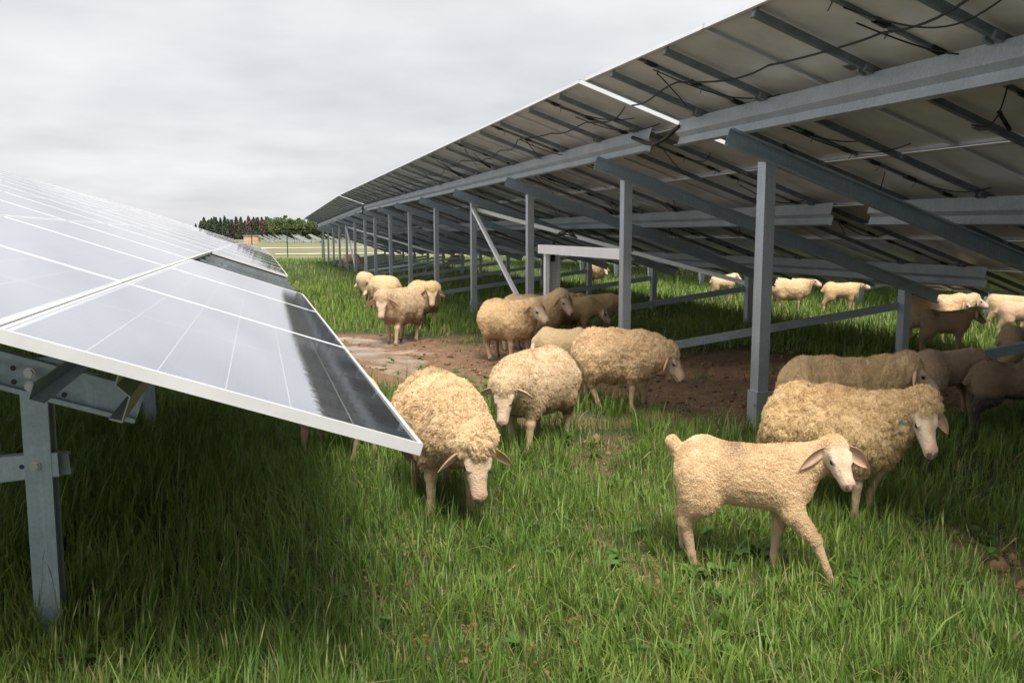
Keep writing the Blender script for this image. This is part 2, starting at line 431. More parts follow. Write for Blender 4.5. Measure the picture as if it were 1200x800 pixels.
# small angle beside the lowest purlin of the near left table, and bolted plate holes
m = MB(); m.extr([(0, 0), (.05, 0), (.05, .005), (.005, .005), (.005, .06), (0, .06)], (5.36, .70, zpl(5.36) - .338), (5.36, 5.2, zpl(5.36) - .338), (SA, 0, CA)); kid('angle_rail', m.mesh('angle_rail', [M_steel]), tL1)
m = MB()
for dx, dz, big in ((-.30, -.0, 0), (-.24, 0, 0), (-.18, 0, 0), (-.12, 0, 1), (-.06, 0, 0), (0, 0, 0)):
    for row in (0, 1):
        x = 5.33 + dx; z = zpl(x) - .325 / CA - .055 - row * .055
        if big: m.tube([(x, 1.40, z), (x, 1.418, z)], .016, 6, 1); m.tube([(x, 1.415, z), (x, 1.4225, z)], .022, 12, 1)
        else: m.tube([(x, 1.428, z), (x, 1.4315, z)], .011, 10, 0)
kid('rafter_bolts', m.mesh('rafter_bolts', [M_black, M_bolt], False), tL1)
m = MB()
for x, big in ((5.15, 0), (5.20, 1), (5.25, 0)):
    z = .52
    if big: m.tube([(x, 1.44, z), (x, 1.455, z)], .016, 6, 1); m.tube([(x, 1.452, z), (x, 1.459, z)], .022, 12, 1)
    else: m.tube([(x, 1.4595, z), (x, 1.462, z)], .010, 10, 0)
m.extr(cprof(.05, .10, .005, .018), (3.2, 1.485, .47), (5.285, 1.485, .52)); m.m = m.m
kid('bolted_cross_rail', m.mesh('bolted_cross_rail', [M_black, M_bolt]), tL1)
KIDS[tL1.name][-1].data.materials.append(M_steel)
pl = KIDS[tL1.name][-1].data
for p in pl.polygons:
    if p.index >= len(pl.polygons) - 14: p.material_index = 2

# conduit bridging the purlin gap, arcs at the purlin end
m = MB(); xx = 3.85; zz = ZU - .84 * T - .2
m.tube([(xx - .03, 8.85, zz + .02), (xx - .04, 8.68, zz - .02), (xx - .03, 8.50, zz - .07), (xx - .02, 8.30, zz - .09), (xx - .01, 8.10, zz - .06), (xx + .0, 7.95, zz + .0), (xx + .01, 7.85, zz + .03)], [.020 + .003 * (k % 2) for k in range(7)], 8)
tag(link('cable_conduit', m.mesh('cable_conduit', [M_cable], True)), 'short black corrugated conduit bridging the gap between two beam ends', 'conduit')

# inverter stand: perforated tray, white post and horizontal tray
st = link('cable_tray_stand', None, None, (4.24, 12.75, 0)); tag(st, 'white cable tray with an upright perforated channel between the posts', 'cable tray')
m = MB(); m.extr(cprof(.06, .10, .004, .02), (-.09, 0, -.3), (-.09, 0, 1.40), (0, 1, 0)); kid('upright', m.mesh('upright', [M_whitealu]), st)
t = NT('perforated_sheet'); v = t.n('ShaderNodeTexVoronoi'); v.inputs['Scale'].default_value = 1; v.inputs['Randomness'].default_value = 0
mp = t.n('ShaderNodeMapping'); tc = t.n('ShaderNodeTexCoord'); mp.inputs['Scale'].default_value = (38, 38, 22); t.l(tc.outputs['Object'], mp.inputs[0]); t.l(mp.outputs[0], v.inputs['Vector'])
t.set(Base_Color=t.mix(t.math('LESS_THAN', v.outputs['Distance'], .26), (.42, .44, .45), (.03, .03, .03)), Metallic=.4, Roughness=.5)
m = MB(); m.box((.03, 0, .55), (.13, .012, 1.70)); m.box((.10, -.035, .55), (.010, .07, 1.70)); kid('perforated_tray', m.mesh('perforated_tray', [t.m]), st)
m = MB(); m.extr(cprof(.06, .13, .004, .03), (-.16, .12, 1.38), (-.04, -3.05, 1.38)); kid('horizontal_tray', m.mesh('horizontal_tray', [M_whitealu]), st)
m = MB()
for q in range(3):
    m.tube([(-.02 + .02 * q, -.02, 1.2), (-.01 + .02 * q, -.02, 1.45 + .02 * q), (.06 + .02 * q, -.02, 1.56 + .03 * q), (.20 + .03 * q, -.02, 1.60 + .03 * q), (.38, -.02, 1.54)], .012, 6)
kid('cable_loop', m.mesh('cable_loop', [M_cable], True), st)

# far field arrays seen end-on
farproto = proto
for i in range(33):
    x = .6 + 6.6 * (i % 11) + 2.3 * (i // 11); yfar = 372 + 32 * (i // 11)
    o = link('solar_panel_table', None); me = None
    o.location = (x, yfar, gz1(x, yfar) + .0)
    if i == 0:
        m = MB(); m.add([(0, -4, 3.5), (6.2, -4, .7), (6.2, 4, .7), (0, 4, 3.5), (0, -4, 3.30), (6.2, -4, .5), (6.2, 4, .5), (0, 4, 3.30)], [(0, 1, 2, 3), (4, 7, 6, 5), (0, 4, 5, 1), (3, 2, 6, 7), (0, 3, 7, 4), (1, 5, 6, 2)]); FAR_deck = m.mesh('panel_deck', [M_alu, M_glass, M_steel]);
        for p in FAR_deck.polygons:
            p.material_index = (1, 2, 2, 0, 0, 0)[p.index]
        m = MB(); m.box((0, 0, 1), (.2, .2, 3.2)); FAR_post = m.mesh('steel_post', [M_steel2])
        m = MB(); m.extr(cprof(.1, .25), (.2, -4.05, 3.0), (6.0, -4.05, .45)); FAR_raf = m.mesh('rafter', [M_steel2])
    kid('panel_deck', FAR_deck, o)
    for yy in (-3.8, 3.8):
        kid('steel_post', FAR_post, o, (1.2, yy, 0)); kid('steel_post', FAR_post, o, (4.6, yy, -1.3))
    kid('rafter', FAR_raf, o)
    tag(o, 'distant solar table seen end-on before the wood, one of a zigzag line', 'solar panel table', 'distant solar tables below the tree line')

# wire fence beyond the rows
fe = link('wire_fence', None, None, (0, 86, 0)); tag(fe, 'dark green wire mesh fence across the far meadow', 'fence')
t = NT('dark_green_paint'); t.set(Base_Color=(.012, .03, .022), Roughness=.5); M_green = t.m
m = MB(); m.tube([(0, 0, -.3), (0, 0, 2.75)], .05, 6); FP = m.mesh('fence_post', [M_green])
for k in range(-3, 24):
    x = -.4 + 3.15 * k
    if x < .6 and k != 0: pass
    kid('fence_post', FP, fe, (x, 0, gz1(x, 86)))
m = MB()
for zz_ in (.3, 1.0, 1.7, 2.5):
    m.tube([(-9.85 + 3.15 * k, -.03, gz1(-9.85 + 3.15 * k, 86) + zz_) for k in range(0, 27)], .008, 4)
kid('fence_wire', m.mesh('fence_wire', [M_green]), fe)

# shed in front of the wood
sh = link('wooden_shed', None, None, (-1.6, 372, gz1(0, 372))); tag(sh, 'low shed with pale tan boards at the foot of the wood', 'shed')
t = NT('tan_boards'); n = t.noise(1.2, 3); t.set(Base_Color=t.ramp(n, [(.3, (.42, .27, .17)), (.7, (.56, .39, .26))]), Roughness=.8)
m = MB(); m.box((0, 0, 1.5), (6.4, 5, 3.0)); kid('wall', m.mesh('wall', [t.m]), sh)
t = NT('shed_roof'); t.set(Base_Color=(.25, .23, .21), Roughness=.7); m = MB(); m.box((0, 0, 3.15), (6.9, 5.6, .22)); kid('roof', m.mesh('roof', [t.m]), sh)

# ------------------------------------------------------------------ far wood: individual trees
t = NT('bark'); n = t.noise(3, 4); t.set(Base_Color=t.ramp(n, [(.3, (.06, .045, .035)), (.7, (.14, .11, .085))]), Roughness=.9); M_bark = t.m
def leafmat(name, a, b):
    t = NT(name); at = t.n('ShaderNodeAttribute', attribute_name='Col'); t.set(Base_Color=t.mix(at.outputs['Fac'], a, b), Roughness=.8); return t.m
M_spruce = leafmat('spruce_needles', (.040, .060, .036), (.080, .105, .060)); M_brown = leafmat('brown_twigs', (.070, .048, .040), (.135, .098, .075)); M_decid = leafmat('broad_leaves', (.050, .078, .024), (.125, .165, .055))  # spruce paled and greyed: distance haze put into the foliage colour
def crown(kind, seed, H):
    r_ = np.random.default_rng(seed); n = 1500 if kind != 'spruce' else 1700
    if kind in ('spruce', 'larch'):
        u = r_.random(n) ** .8; z = H * (.03 + .97 * u); rad = (1 - u) ** .72 * H * (.23 if kind == 'spruce' else .24) + .20
        lay = .75 + .25 * np.cos(z * 5.5); th = r_.random(n) * 6.283; rr = rad * lay * np.sqrt(r_.random(n)) * (1 + .2 * np.sin(th * 3 + seed))
        p = np.stack([rr * np.cos(th), rr * np.sin(th), z - rr * .25], 1); s = .34 + .2 * r_.random(n)
    else:
        cl = r_.normal(size=(18, 3)) * np.array([.15, .15, .22]) * H + np.array([0, 0, .52 * H]); ci = r_.integers(0, 16, n)
        d = r_.normal(size=(n, 3)); d /= np.linalg.norm(d, axis=1)[:, None]; p = cl[ci] + d * (H * .14) * r_.random(n)[:, None] ** .33 * (.6 + .6 * r_.random(16))[ci][:, None]; s = .36 + .25 * r_.random(n)
        p[:, 2] = np.clip(p[:, 2], .03 * H, 1.02 * H)
    a = r_.normal(size=(n, 3)); a /= np.linalg.norm(a, axis=1)[:, None]; b = np.cross(a, r_.normal(size=(n, 3))); b /= np.linalg.norm(b, axis=1)[:, None]
    s = s[:, None] * H / 13
    V = np.concatenate([p - a * s, p + b * s * .7, p + a * s, p - b * s * .7], 0); i = np.arange(n)
    F = np.stack([i, i + n, i + 2 * n, i + 3 * n], 1)
    cc = np.tile(r_.random(n) * .6 + .4 * (vnoise(p[:, 0] * .6, p[:, 1] * .6, p[:, 2] * .6, seed) * .5 + .5), 4)
    return np_mesh('crown', V, F, np.full(n, 4), [{'spruce': M_spruce, 'larch': M_brown, 'decid': M_decid}[kind]], col=np.stack([cc] * 3, 1))
CR = {}
for kd, nm in (('spruce', 4), ('larch', 3), ('decid', 5)):
    for q in range(nm):
        m = MB(); H = 13.5; m.tube([(0, 0, -.5), (.1, 0, 4), (0, .1, 9), (0, 0, H * .95 if kd != 'decid' else H * .7)], [.24, .18, .12, .03], 6)
        if kd == 'decid':
            for b in range(5):
                th = b * 1.3; m.tube([(0, 0, 3.5 + b * .7), (1.2 * math.cos(th), 1.2 * math.sin(th), 6 + b * .6), (2.1 * math.cos(th), 2.1 * math.sin(th), 8 + b * .5)], [.11, .07, .03], 5)
        CR[kd, q] = (crown(kd, 100 + q + {'spruce': 0, 'larch': 20, 'decid': 40}[kd], H), m.mesh('trunk', [M_bark], True))
tr = random.Random(3)
def fx(px, Y):   # world x for a photo column at depth Y (authoring aid: where the wood stands)
    return (px - 300) * Y / 1093.0
n_tree = {}
for row, (Y0, step) in enumerate(((585, 2.3), (600, 2.5), (618, 2.8))):
    x = fx(234, Y0)
    while x < fx(640 if row < 2 else 560, Y0):
        px = 300 + x * 1093 / Y0
        if px < 278: kd = 'spruce'
        elif px < 312: kd = 'larch' if tr.random() < .75 else 'spruce'
        else: kd = 'decid'
        k = tr.randrange({'spruce': 4, 'larch': 3, 'decid': 5}[kd])
        sc = tr.uniform(.80, 1.06) * (1.0 if kd != 'decid' else 1.02) * min(1, .72 + (px - 234) / 40)
        if kd == 'decid' and abs(px - 329) < 2: sc = 1.22
        if 345 < px < 375: sc *= .93
        nmn = {'spruce': 'spruce_tree', 'larch': 'bare_brown_tree', 'decid': 'broadleaf_tree'}[kd]
        o = link(nmn, None, None, (x, Y0 + tr.uniform(-4, 4), gz1(x, Y0)), (0, 0, tr.uniform(0, 6.28))); o.scale = (sc, sc, sc)
        kid('crown', CR[kd, k][0], o); kid('trunk', CR[kd, k][1], o)
        tag(o, {'spruce': 'dark spruce in the left part of the distant wood', 'larch': 'brownish bare conifer in the distant wood beside the spruces', 'decid': 'green broadleaf tree in the right part of the distant wood'}[kd], 'tree', {'spruce': 'spruces of the distant wood', 'larch': 'brown trees of the distant wood', 'decid': 'broadleaf trees of the distant wood'}[kd])
        x += step * tr.uniform(.8, 1.25) * (1.25 if kd == 'decid' else 1)

# ------------------------------------------------------------------ sheep
def surface_nets(F, org, h):
    """F: field on a grid (negative inside) -> verts, quads"""
    nx_, ny_, nz_ = F.shape
    S = F < 0
    c = [(i, j, k) for i in (0, 1) for j in (0, 1) for k in (0, 1)]
    sub = lambda A, i, j, k: A[i:nx_ - 1 + i, j:ny_ - 1 + j, k:nz_ - 1 + k]
    cnt = sum(sub(S, *q).astype(np.int8) for q in c)
    act = (cnt > 0) & (cnt < 8)
    idx = -np.ones(act.shape, np.int64); ii = np.argwhere(act); idx[act] = np.arange(len(ii))
    P = np.zeros((len(ii), 3)); Wt = np.zeros(len(ii))
    vals = {q: F[ii[:, 0] + q[0], ii[:, 1] + q[1], ii[:, 2] + q[2]] for q in c}
    for a in c:
        for ax in range(3):
            if a[ax] == 0:
                b = list(a); b[ax] = 1; b = tuple(b)
                va, vb = vals[a], vals[b]; m = (va < 0) != (vb < 0)
                tt = np.where(m, va / np.where(m, va - vb, 1), 0)
                p = np.tile(np.array(a, float), (len(ii), 1)); p[:, ax] += tt
                P[m] += p[m]; Wt[m] += 1
    P = P / Wt[:, None] + ii
    quads = []
    for ax in range(3):
        o1, o2 = [(1, 2), (2, 0), (0, 1)][ax]
        sl0 = [slice(1, -1)] * 3; sl0[ax] = slice(0, -1); sl1 = [slice(1, -1)] * 3; sl1[ax] = slice(1, None)
        A, B = S[tuple(sl0)], S[tuple(sl1)]
        for flip, msk in ((0, A & ~B), (1, ~A & B)):
            e = np.argwhere(msk); off = np.ones(3, int); off[ax] = 0; e = e + off
            def cell(d1, d2):
                q = e.copy(); q[:, o1] -= d1; q[:, o2] -= d2; return idx[q[:, 0], q[:, 1], q[:, 2]]
            Q = np.stack([cell(1, 1), cell(0, 1), cell(0, 0), cell(1, 0)], 1)
            if flip: Q = Q[:, ::-1]
            quads.append(Q)
    Q = np.concatenate(quads); Q = Q[(Q >= 0).all(1)]
    return org + P * h, Q

def smin(a, b, k):
    h = np.clip(.5 + .5 * (b - a) / k, 0, 1); return b + (a - b) * h - k * h * (1 - h)

def build_sheep_field(p):
    """returns list of primitives (set, kind, data, k)"""
    L = []; g = p['girth']; lam = p['lamb']; leg = p.get('leg', 1.0)
    lx = .87
    def ell(s_, c, r, k=.07, rot=0): L.append((s_, 'e', (np.array(c, float), np.array(r, float), rot), k))
    def cap(s_, a, b, ra, rb, k=.03): L.append((s_, 'c', (np.array(a, float), np.array(b, float), ra, rb), k))
    zb = .54
    if not lam:
        ell('w', (.22, 0, zb - .005), (.235, .20 * g, .235), .05); ell('w', (-.02, 0, zb), (.32, .24 * g, .25)); ell('w', (-.27, 0, zb + .015), (.215, .21 * g, .235))
        ell('w', (.37, 0, zb + .005), (.13, .145 * g, .18)); ell('w', (-.05, 0, zb - .11), (.26, .18 * g, .15))
    else:
        ell('w', (.19, 0, zb), (.185, .13 * g, .180), .05); ell('w', (-.02, 0, zb), (.28, .143 * g, .168)); ell('w', (-.245, 0, zb + .02), (.165, .14 * g, .175)); ell('w', (.28, 0, zb + .03), (.11, .11 * g, .15))
    H = np.array(p['head'], float) - (np.array([.055, 0, 0]) if not lam else np.array([.045, 0, 0]))
    nr0, nr1 = (.165, .125) if not lam else (.090, .066)
    yaw, pit = R(p['hyaw']), R(p['hpitch'])
    d = np.array([math.cos(pit) * math.cos(yaw), math.cos(pit) * math.sin(yaw), -math.sin(pit)])
    sd_ = np.array([-math.sin(yaw), math.cos(yaw), 0]); up = np.cross(d, sd_); 
    if up[2] < 0: up = -up
    hs = p.get('hs', 1.0)
    nb = H - d * .05 * hs - up * .02
    mid = (np.array([.30, 0, .62]) + nb) / 2 + np.array([0, 0, -.01])
    cap('w', (.26, 0, .59), mid, nr0 * 1.08, (nr0 + nr1) / 2, .07); cap('w', mid, nb, (nr0 + nr1) / 2, nr1 * (.98 if not lam else 1), .05)
    # skull, nose bridge, muzzle, jaw
    cap('s', H, H + d * .095 * hs, .078 * hs, .050 * hs, .03)
    cap('s', H + d * .06 * hs + up * .026 * hs, H + d * .195 * hs + up * .010 * hs, .038 * hs, .029 * hs, .022)
    cap('s', H + d * .10 * hs - up * .012 * hs, H + d * .205 * hs - up * .014 * hs, .044 * hs, .036 * hs, .025)
    cap('s', H + d * .02 * hs - up * .045 * hs, H + d * .192 * hs - up * .036 * hs, .042 * hs, .022 * hs, .02)
    for s in (-1, 1):
        cap('s', H + d * .045 * hs + up * .038 * hs + sd_ * s * .046 * hs, H + d * .085 * hs + up * .034 * hs + sd_ * s * .050 * hs, .026 * hs, .013 * hs, .014)   # brow
        cap('s', H + d * .208 * hs + up * .002 * hs + sd_ * s * .016 * hs, H + d * .226 * hs - up * .006 * hs + sd_ * s * .014 * hs, .021 * hs, .015 * hs, .010)  # nostril pads
    if not lam:
        wr = p.get('cap', .086); ell('w', H - d * .045 + up * .040, (wr, wr * 1.02, wr * .86), .04); cap('w', nb, H - d * .02 - up * .05, nr1 * .95, .07, .04)
        cap('w', H + up * .055 - d * .03, H + up * .060 + d * .02, .055, .036, .03)
    else:
        ell('w', H - d * .035 + up * .012, (.074, .074, .068), .03)
    # legs: FL FR HL HR ; (dx, lift)
    for i, (dx, lift) in enumerate(p['legs']):
        s = 1 if i % 2 == 0 else -1
        wy = (.115 if not lam else .075) * (g if not lam else 1)
        if i < 2:
            ox = -.03; sh = (.25 + ox, s * wy * .9, .50); el = (.25 + ox + dx * .22, s * wy, .385); kn = (.255 + ox + dx * .68, s * wy * .92, .245 + lift * .75)
            if lift > 0: fe_ = (kn[0] - .07, s * wy * .9, .10 + lift * .62); ho = (fe_[0] - .005, s * wy * .9, .045 + lift * .55)
            else: fe_ = (.25 + ox + dx * .96, s * wy * .92, .085); ho = (.262 + ox + dx, s * wy * .92, .028)
            if lam:
                cap('w', sh, el, .085, .062, .05); cap('w', el, kn, .058, .034, .03)
                cap('s', kn, fe_, .031, .023, .018)
            else:
                cap('w', sh, el, .10, .068, .06); cap('w', el, ((el[0] + kn[0]) / 2, el[1], (el[2] + kn[2]) / 2 + .01), .062, .042, .035); cap('s', el, kn, .045, .036, .02)
                cap('s', kn, fe_, .034, .022, .018)
            L.append(('s', 'c', (np.array(kn), np.array(kn) + (0, 0, -.005), .034 if not lam else .030, .028), .015))
        else:
            hp = (-.265, s * wy * .85, .52); stf = (-.225 + dx * .20, s * wy * 1.0, .40); hk = (-.345 + dx * .62, s * wy * .95, .262 + lift * .7)
            fe_ = (-.318 + dx * .96, s * wy * .92, .085 + lift); ho = (-.300 + dx, s * wy * .92, .028 + lift)
            if lam:
                cap('w', hp, stf, .115, .088, .07); cap('w', ((hp[0]+stf[0])/2-.02, stf[1], .42), hk, .102, .042, .06); cap('s', hk, fe_, .037, .025, .018)
            else:
                cap('w', hp, stf, .155, .105, .06); cap('w', ((hp[0]+stf[0])/2-.02, stf[1], .42), hk, .105, .045, .06); cap('s', hk, fe_, .036, .024, .018)
        cap('s', fe_, ho, .025 if not lam else .021, .028 if not lam else .023, .014)
        L.append(('h', 'c', (np.array(ho), np.array((ho[0] + .022, ho[1], ho[2] - .004)), .028 if not lam else .023, .022 if not lam else .018), .006))
    # tail
    if lam: cap('w', (-.375, 0, .62), (-.435, 0, .69 if p.get('tailup') else .52), .036, .036, .03)
    else: cap('w', (-.45, 0, .60), (-.495, 0, .43), .05, .038, .05)
    return L, H, d, sd_, up, hs

def eval_field(L, X, Y, Z):
    dw = np.full(X.shape, 9.0); ds = np.full(X.shape, 9.0); dh = np.full(X.shape, 9.0)
    for s_, kind, dat, k in L:
        if kind == 'e':
            c, r, _ = dat
            q = np.sqrt(((X - c[0]) / r[0]) ** 2 + ((Y - c[1]) / r[1]) ** 2 + ((Z - c[2]) / r[2]) ** 2)
            q2 = np.sqrt(((X - c[0]) / r[0] ** 2) ** 2 + ((Y - c[1]) / r[1] ** 2) ** 2 + ((Z - c[2]) / r[2] ** 2) ** 2)
            dd = q * (q - 1) / np.maximum(q2, 1e-6)
        else:
            a, b, ra, rb = dat; ba = b - a; l2 = float(ba @ ba) + 1e-9
            tt = np.clip(((X - a[0]) * ba[0] + (Y - a[1]) * ba[1] + (Z - a[2]) * ba[2]) / l2, 0, 1)
            dd = np.sqrt((X - a[0] - tt * ba[0]) ** 2 + (Y - a[1] - tt * ba[1]) ** 2 + (Z - a[2] - tt * ba[2]) ** 2) - (ra + (rb - ra) * tt)
        if s_ == 'w': dw = smin(dw, dd, k)
        elif s_ == 's': ds = smin(ds, dd, k)
        else: dh = np.minimum(dh, dd)
    ds2 = smin(ds, dh, .006)
    return smin(dw, ds2, .018), dw, ds, dh

def normals_of(V, Q):
    n = np.cross(V[Q[:, 2]] - V[Q[:, 0]], V[Q[:, 3]] - V[Q[:, 1]]); N_ = np.zeros_like(V)
    for j in range(4): np.add.at(N_, Q[:, j], n)
    return N_ / (np.linalg.norm(N_, axis=1)[:, None] + 1e-9)

def fleece_material():
    t = NT('fleece_and_skin'); at = t.n('ShaderNodeAttribute', attribute_name='Col'); aw = t.n('ShaderNodeAttribute', attribute_name='Wool')
    n1 = t.noise(95, 5, .7); v = t.n('ShaderNodeTexVoronoi'); v.inputs['Scale'].default_value = 75
    tc = t.n('ShaderNodeTexCoord'); ad = t.n('ShaderNodeMixRGB', blend_type='ADD'); ad.inputs[0].default_value = .02
    t.l(tc.outputs['Object'], ad.inputs[1]); nn = t.n('ShaderNodeTexNoise'); nn.inputs['Scale'].default_value = 40; t.l(tc.outputs['Object'], nn.inputs['Vector']); t.l(nn.outputs['Color'], ad.inputs[2]); t.l(ad.outputs[0], v.inputs['Vector'])
    hgt = t.math('ADD', t.math('MULTIPLY', v.outputs['Distance'], -.8), n1)
    big = t.noise(7, 3, .6)
    c = t.mix(t.math('MULTIPLY', t.math('MULTIPLY', n1, .55), aw.outputs['Fac']), at.outputs['Color'], t.mix(.5, at.outputs['Color'], (.24, .15, .07), 'MULTIPLY'))
    c = t.mix(t.math('MULTIPLY', big, .16), c, (.42, .29, .16))
    t.set(Base_Color=c, Roughness=.9, Specular_IOR_Level=.15)
    t.set(Sheen_Weight=.25, Sheen_Roughness=.6)
    b = t.n('ShaderNodeBump'); b.inputs['Distance'].default_value = .012; t.l(hgt, b.inputs['Height'])
    t.l(t.math('MULTIPLY_ADD', aw.outputs['Fac'], .25, .45), b.inputs['Strength']); t.l(b.outputs[0], t.b.inputs['Normal'])
    return t.m
M_fleece = fleece_material()
t = NT('wool_locks'); at = t.n('ShaderNodeAttribute', attribute_name='Col'); t.set(Base_Color=at.outputs['Color'], Roughness=.9, Specular_IOR_Level=.1); M_locks = t.m
t = NT('sheep_eye'); t.set(Base_Color=(.018, .011, .008), Roughness=.12); M_eye = t.m
t = NT('ear_skin'); n = t.noise(18, 3); tg_ = t.ramp(n, [(.3, (.56, .35, .24)), (.7, (.68, .48, .34))]); t.set(Base_Color=tg_, Roughness=.75, Subsurface_Weight=.0); M_ear = t.m
t = NT('dark_ear'); t.set(Base_Color=(.20, .12, .07), Roughness=.8); M_eard = t.m
t = NT('yellow_tag'); t.set(Base_Color=(.85, .55, .02), Roughness=.45); M_tagy = t.m
t = NT('green_tag'); t.set(Base_Color=(.10, .45, .38), Roughness=.5); M_tagg = t.m

def rand_points(V, Q, w, n, r_):
    A = np.linalg.norm(np.cross(V[Q[:, 2]] - V[Q[:, 0]], V[Q[:, 3]] - V[Q[:, 1]]), axis=1) * w[Q].mean(1)
    f = r_.choice(len(Q), n, p=A / A.sum()); a, b = r_.random((2, n, 1))
    return (V[Q[f, 0]] * (1 - a) + V[Q[f, 1]] * a) * (1 - b) + (V[Q[f, 3]] * (1 - a) + V[Q[f, 2]] * a) * b, f

def make_sheep(label, pos, heading, lamb=False, scale=1.0, girth=1.0, head=None, hyaw=0, hpitch=25, legs=None, res=.012, locks=0, seed=1, wool=(.71, .51, .285), skin=(.60, .47, .35),
               dirt=.5, amp=1.0, group='merino flock among the solar tables', tags=(), tailup=False, ear=1.0, earup=0.0, cap=.086, blacklegs=False, stain=None, hs=None, sink=0.0, sx=.92, sz=1.0):
    r_ = np.random.default_rng(seed)
    if head is None: head = (.60, 0, .74) if not lamb else (.50, 0, .73)
    if legs is None: legs = [(.06, 0), (-.05, 0), (.05, 0), (-.07, 0)]
    p = dict(girth=girth, lamb=lamb, head=head, hyaw=hyaw, hpitch=hpitch, legs=legs, tailup=tailup, cap=cap, hs=hs or (1.13 if not lamb else .95))
    L, H, d, sd_, up, hs = build_sheep_field(p)
    lo = np.array([-.70, -.36, -.03]); hi = np.array([max(.9, head[0] + .32), .36, 1.05])
    lo[1] = min(lo[1], head[1] - .34); hi[1] = max(hi[1], head[1] + .34)
    n = np.ceil((hi - lo) / res).astype(int) + 1
    X, Y, Z = np.meshgrid(*[lo[i] + np.arange(n[i]) * res for i in range(3)], indexing='ij')
    Ff, dw, ds, dh = eval_field(L, X, Y, Z)
    V, Q = surface_nets(Ff, lo, res)
    Nn = normals_of(V, Q)
    _, dw, ds, dh = eval_field(L, V[:, 0], V[:, 1], V[:, 2])
    wl = np.clip((np.minimum(ds, dh) - dw) / .02 + .6, 0, 1)
    # fleece relief: big folds, clumps, curls
    x, y, z = V.T
    crv = np.ones(len(V))
    if not lamb:
        fold = 1 - np.abs(vnoise(x * 13 + .6 * fbm(x * 5, y * 5, z * 5, seed) * 2, y * 5, z * 4.5, seed + 3)) * 2
        clump = fbm(x * 22, y * 22, z * 18, seed + 9, 2); curl = 1 - 2 * np.abs(vnoise(x * 55, y * 55, z * 48, seed + 14))
        wx = x + .010 * vnoise(x * 30, y * 30, z * 30, seed + 71); wy_ = y + .010 * vnoise(x * 30, y * 30, z * 30, seed + 72); wz = z + .014 * vnoise(x * 26, y * 26, z * 26, seed + 73)
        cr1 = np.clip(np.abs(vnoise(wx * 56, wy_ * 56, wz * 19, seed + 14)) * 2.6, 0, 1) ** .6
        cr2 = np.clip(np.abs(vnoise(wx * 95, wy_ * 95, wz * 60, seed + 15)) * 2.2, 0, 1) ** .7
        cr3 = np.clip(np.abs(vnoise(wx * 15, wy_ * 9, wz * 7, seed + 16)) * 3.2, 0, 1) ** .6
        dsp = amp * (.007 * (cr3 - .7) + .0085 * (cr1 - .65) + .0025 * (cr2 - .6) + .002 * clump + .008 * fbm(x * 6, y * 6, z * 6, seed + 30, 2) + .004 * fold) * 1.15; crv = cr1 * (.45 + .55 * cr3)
    else:
        wx = x + .006 * vnoise(x * 50, y * 50, z * 50, seed + 71); wz = z + .006 * vnoise(x * 50, y * 50, z * 50, seed + 73)
        cr1 = np.clip(np.abs(vnoise(wx * 62, y * 62, wz * 50, seed + 14)) * 2.4, 0, 1) ** .7
        crv = .5 + .5 * cr1
        dsp = amp * (.0065 * (cr1 - .6) + .004 * fbm(x * 26, y * 26, z * 26, seed, 2) + .004 * fbm(x * 7, y * 7, z * 7, seed + 5))
    V2 = V + Nn * (dsp * wl + .0026 * fbm(x * 34, y * 34, z * 34, seed + 2) * (1 - wl))[:, None]
    # colours of fleece, skin, hooves, dirt; wool creases also carry painted shade
    wool = np.array(wool) * (1 + (r_.random() - .5) * .12) * np.array([1, 1 + (r_.random() - .5) * .04, 1 + (r_.random() - .5) * .14]); wcol = np.array(wool); pale = np.clip(wcol * 1.10 + .03, 0, .85)
    k1 = np.clip(.5 + .9 * fbm(x * 4, y * 4, z * 4, seed + 50), 0, 1)[:, None]
    cw = wcol * (1 - k1) + pale * k1
    kc = (np.clip(.85 - crv, 0, 1) * .62)[:, None]; cw = cw * (1 - kc) + wcol * np.array([.74, .66, .56]) * kc  # wool yellower-brown inside the curls, with crease shade painted into the colour
    kd = np.clip((.50 - z) / .22 + .5 * fbm(x * 9, y * 9, z * 9, seed + 60), 0, 1)[:, None] * dirt
    cw = cw * (1 - kd) + np.array([.24, .15, .075]) * kd
    bl2 = np.clip(fbm(x * 5, y * 5, z * 5, seed + 120, 4) * 2.2 - .55, 0, 1)[:, None] * .45 * min(1, dirt * 1.6); cw = cw * (1 - bl2) + np.array([.33, .235, .135]) * bl2
    sk = np.tile(np.array(skin), (len(V), 1)) * (1 + .18 * fbm(x * 16, y * 16, z * 16, seed + 70)[:, None])
    low = np.clip((.34 - z) / .1, 0, 1)[:, None]; sk = sk * (1 - low * .75) + np.array([.42, .27, .14]) * low * .75     # tan legs
    kmud = np.clip((.15 - z) / .12 + .4 * fbm(x * 20, y * 20, z * 20, seed + 80), 0, 1)[:, None] * .55; sk = sk * (1 - kmud) + np.array([.20, .12, .065]) * kmud
    if blacklegs: bl = np.clip((.44 - z + .07 * fbm(x * 6, y * 6, z * 6, seed + 91)) / .05, 0, 1)[:, None]; cw = cw * (1 - bl) + np.array([.015, .012, .010]) * bl; sk = sk * (1 - bl) + np.array([.02, .016, .013]) * bl
    rel = V - H; ld = rel @ d; lu = rel @ up; ls_ = rel @ sd_
    face = np.clip((ld - .01) / .03, 0, 1) * (np.linalg.norm(rel, axis=1) < .33 * hs)
    brown = face * np.clip(1 - np.abs(ls_) / (.045 * hs), 0, 1) * np.clip((ld) / .05, 0, 1) * np.clip((.20 * hs - ld) / .06, 0, 1)
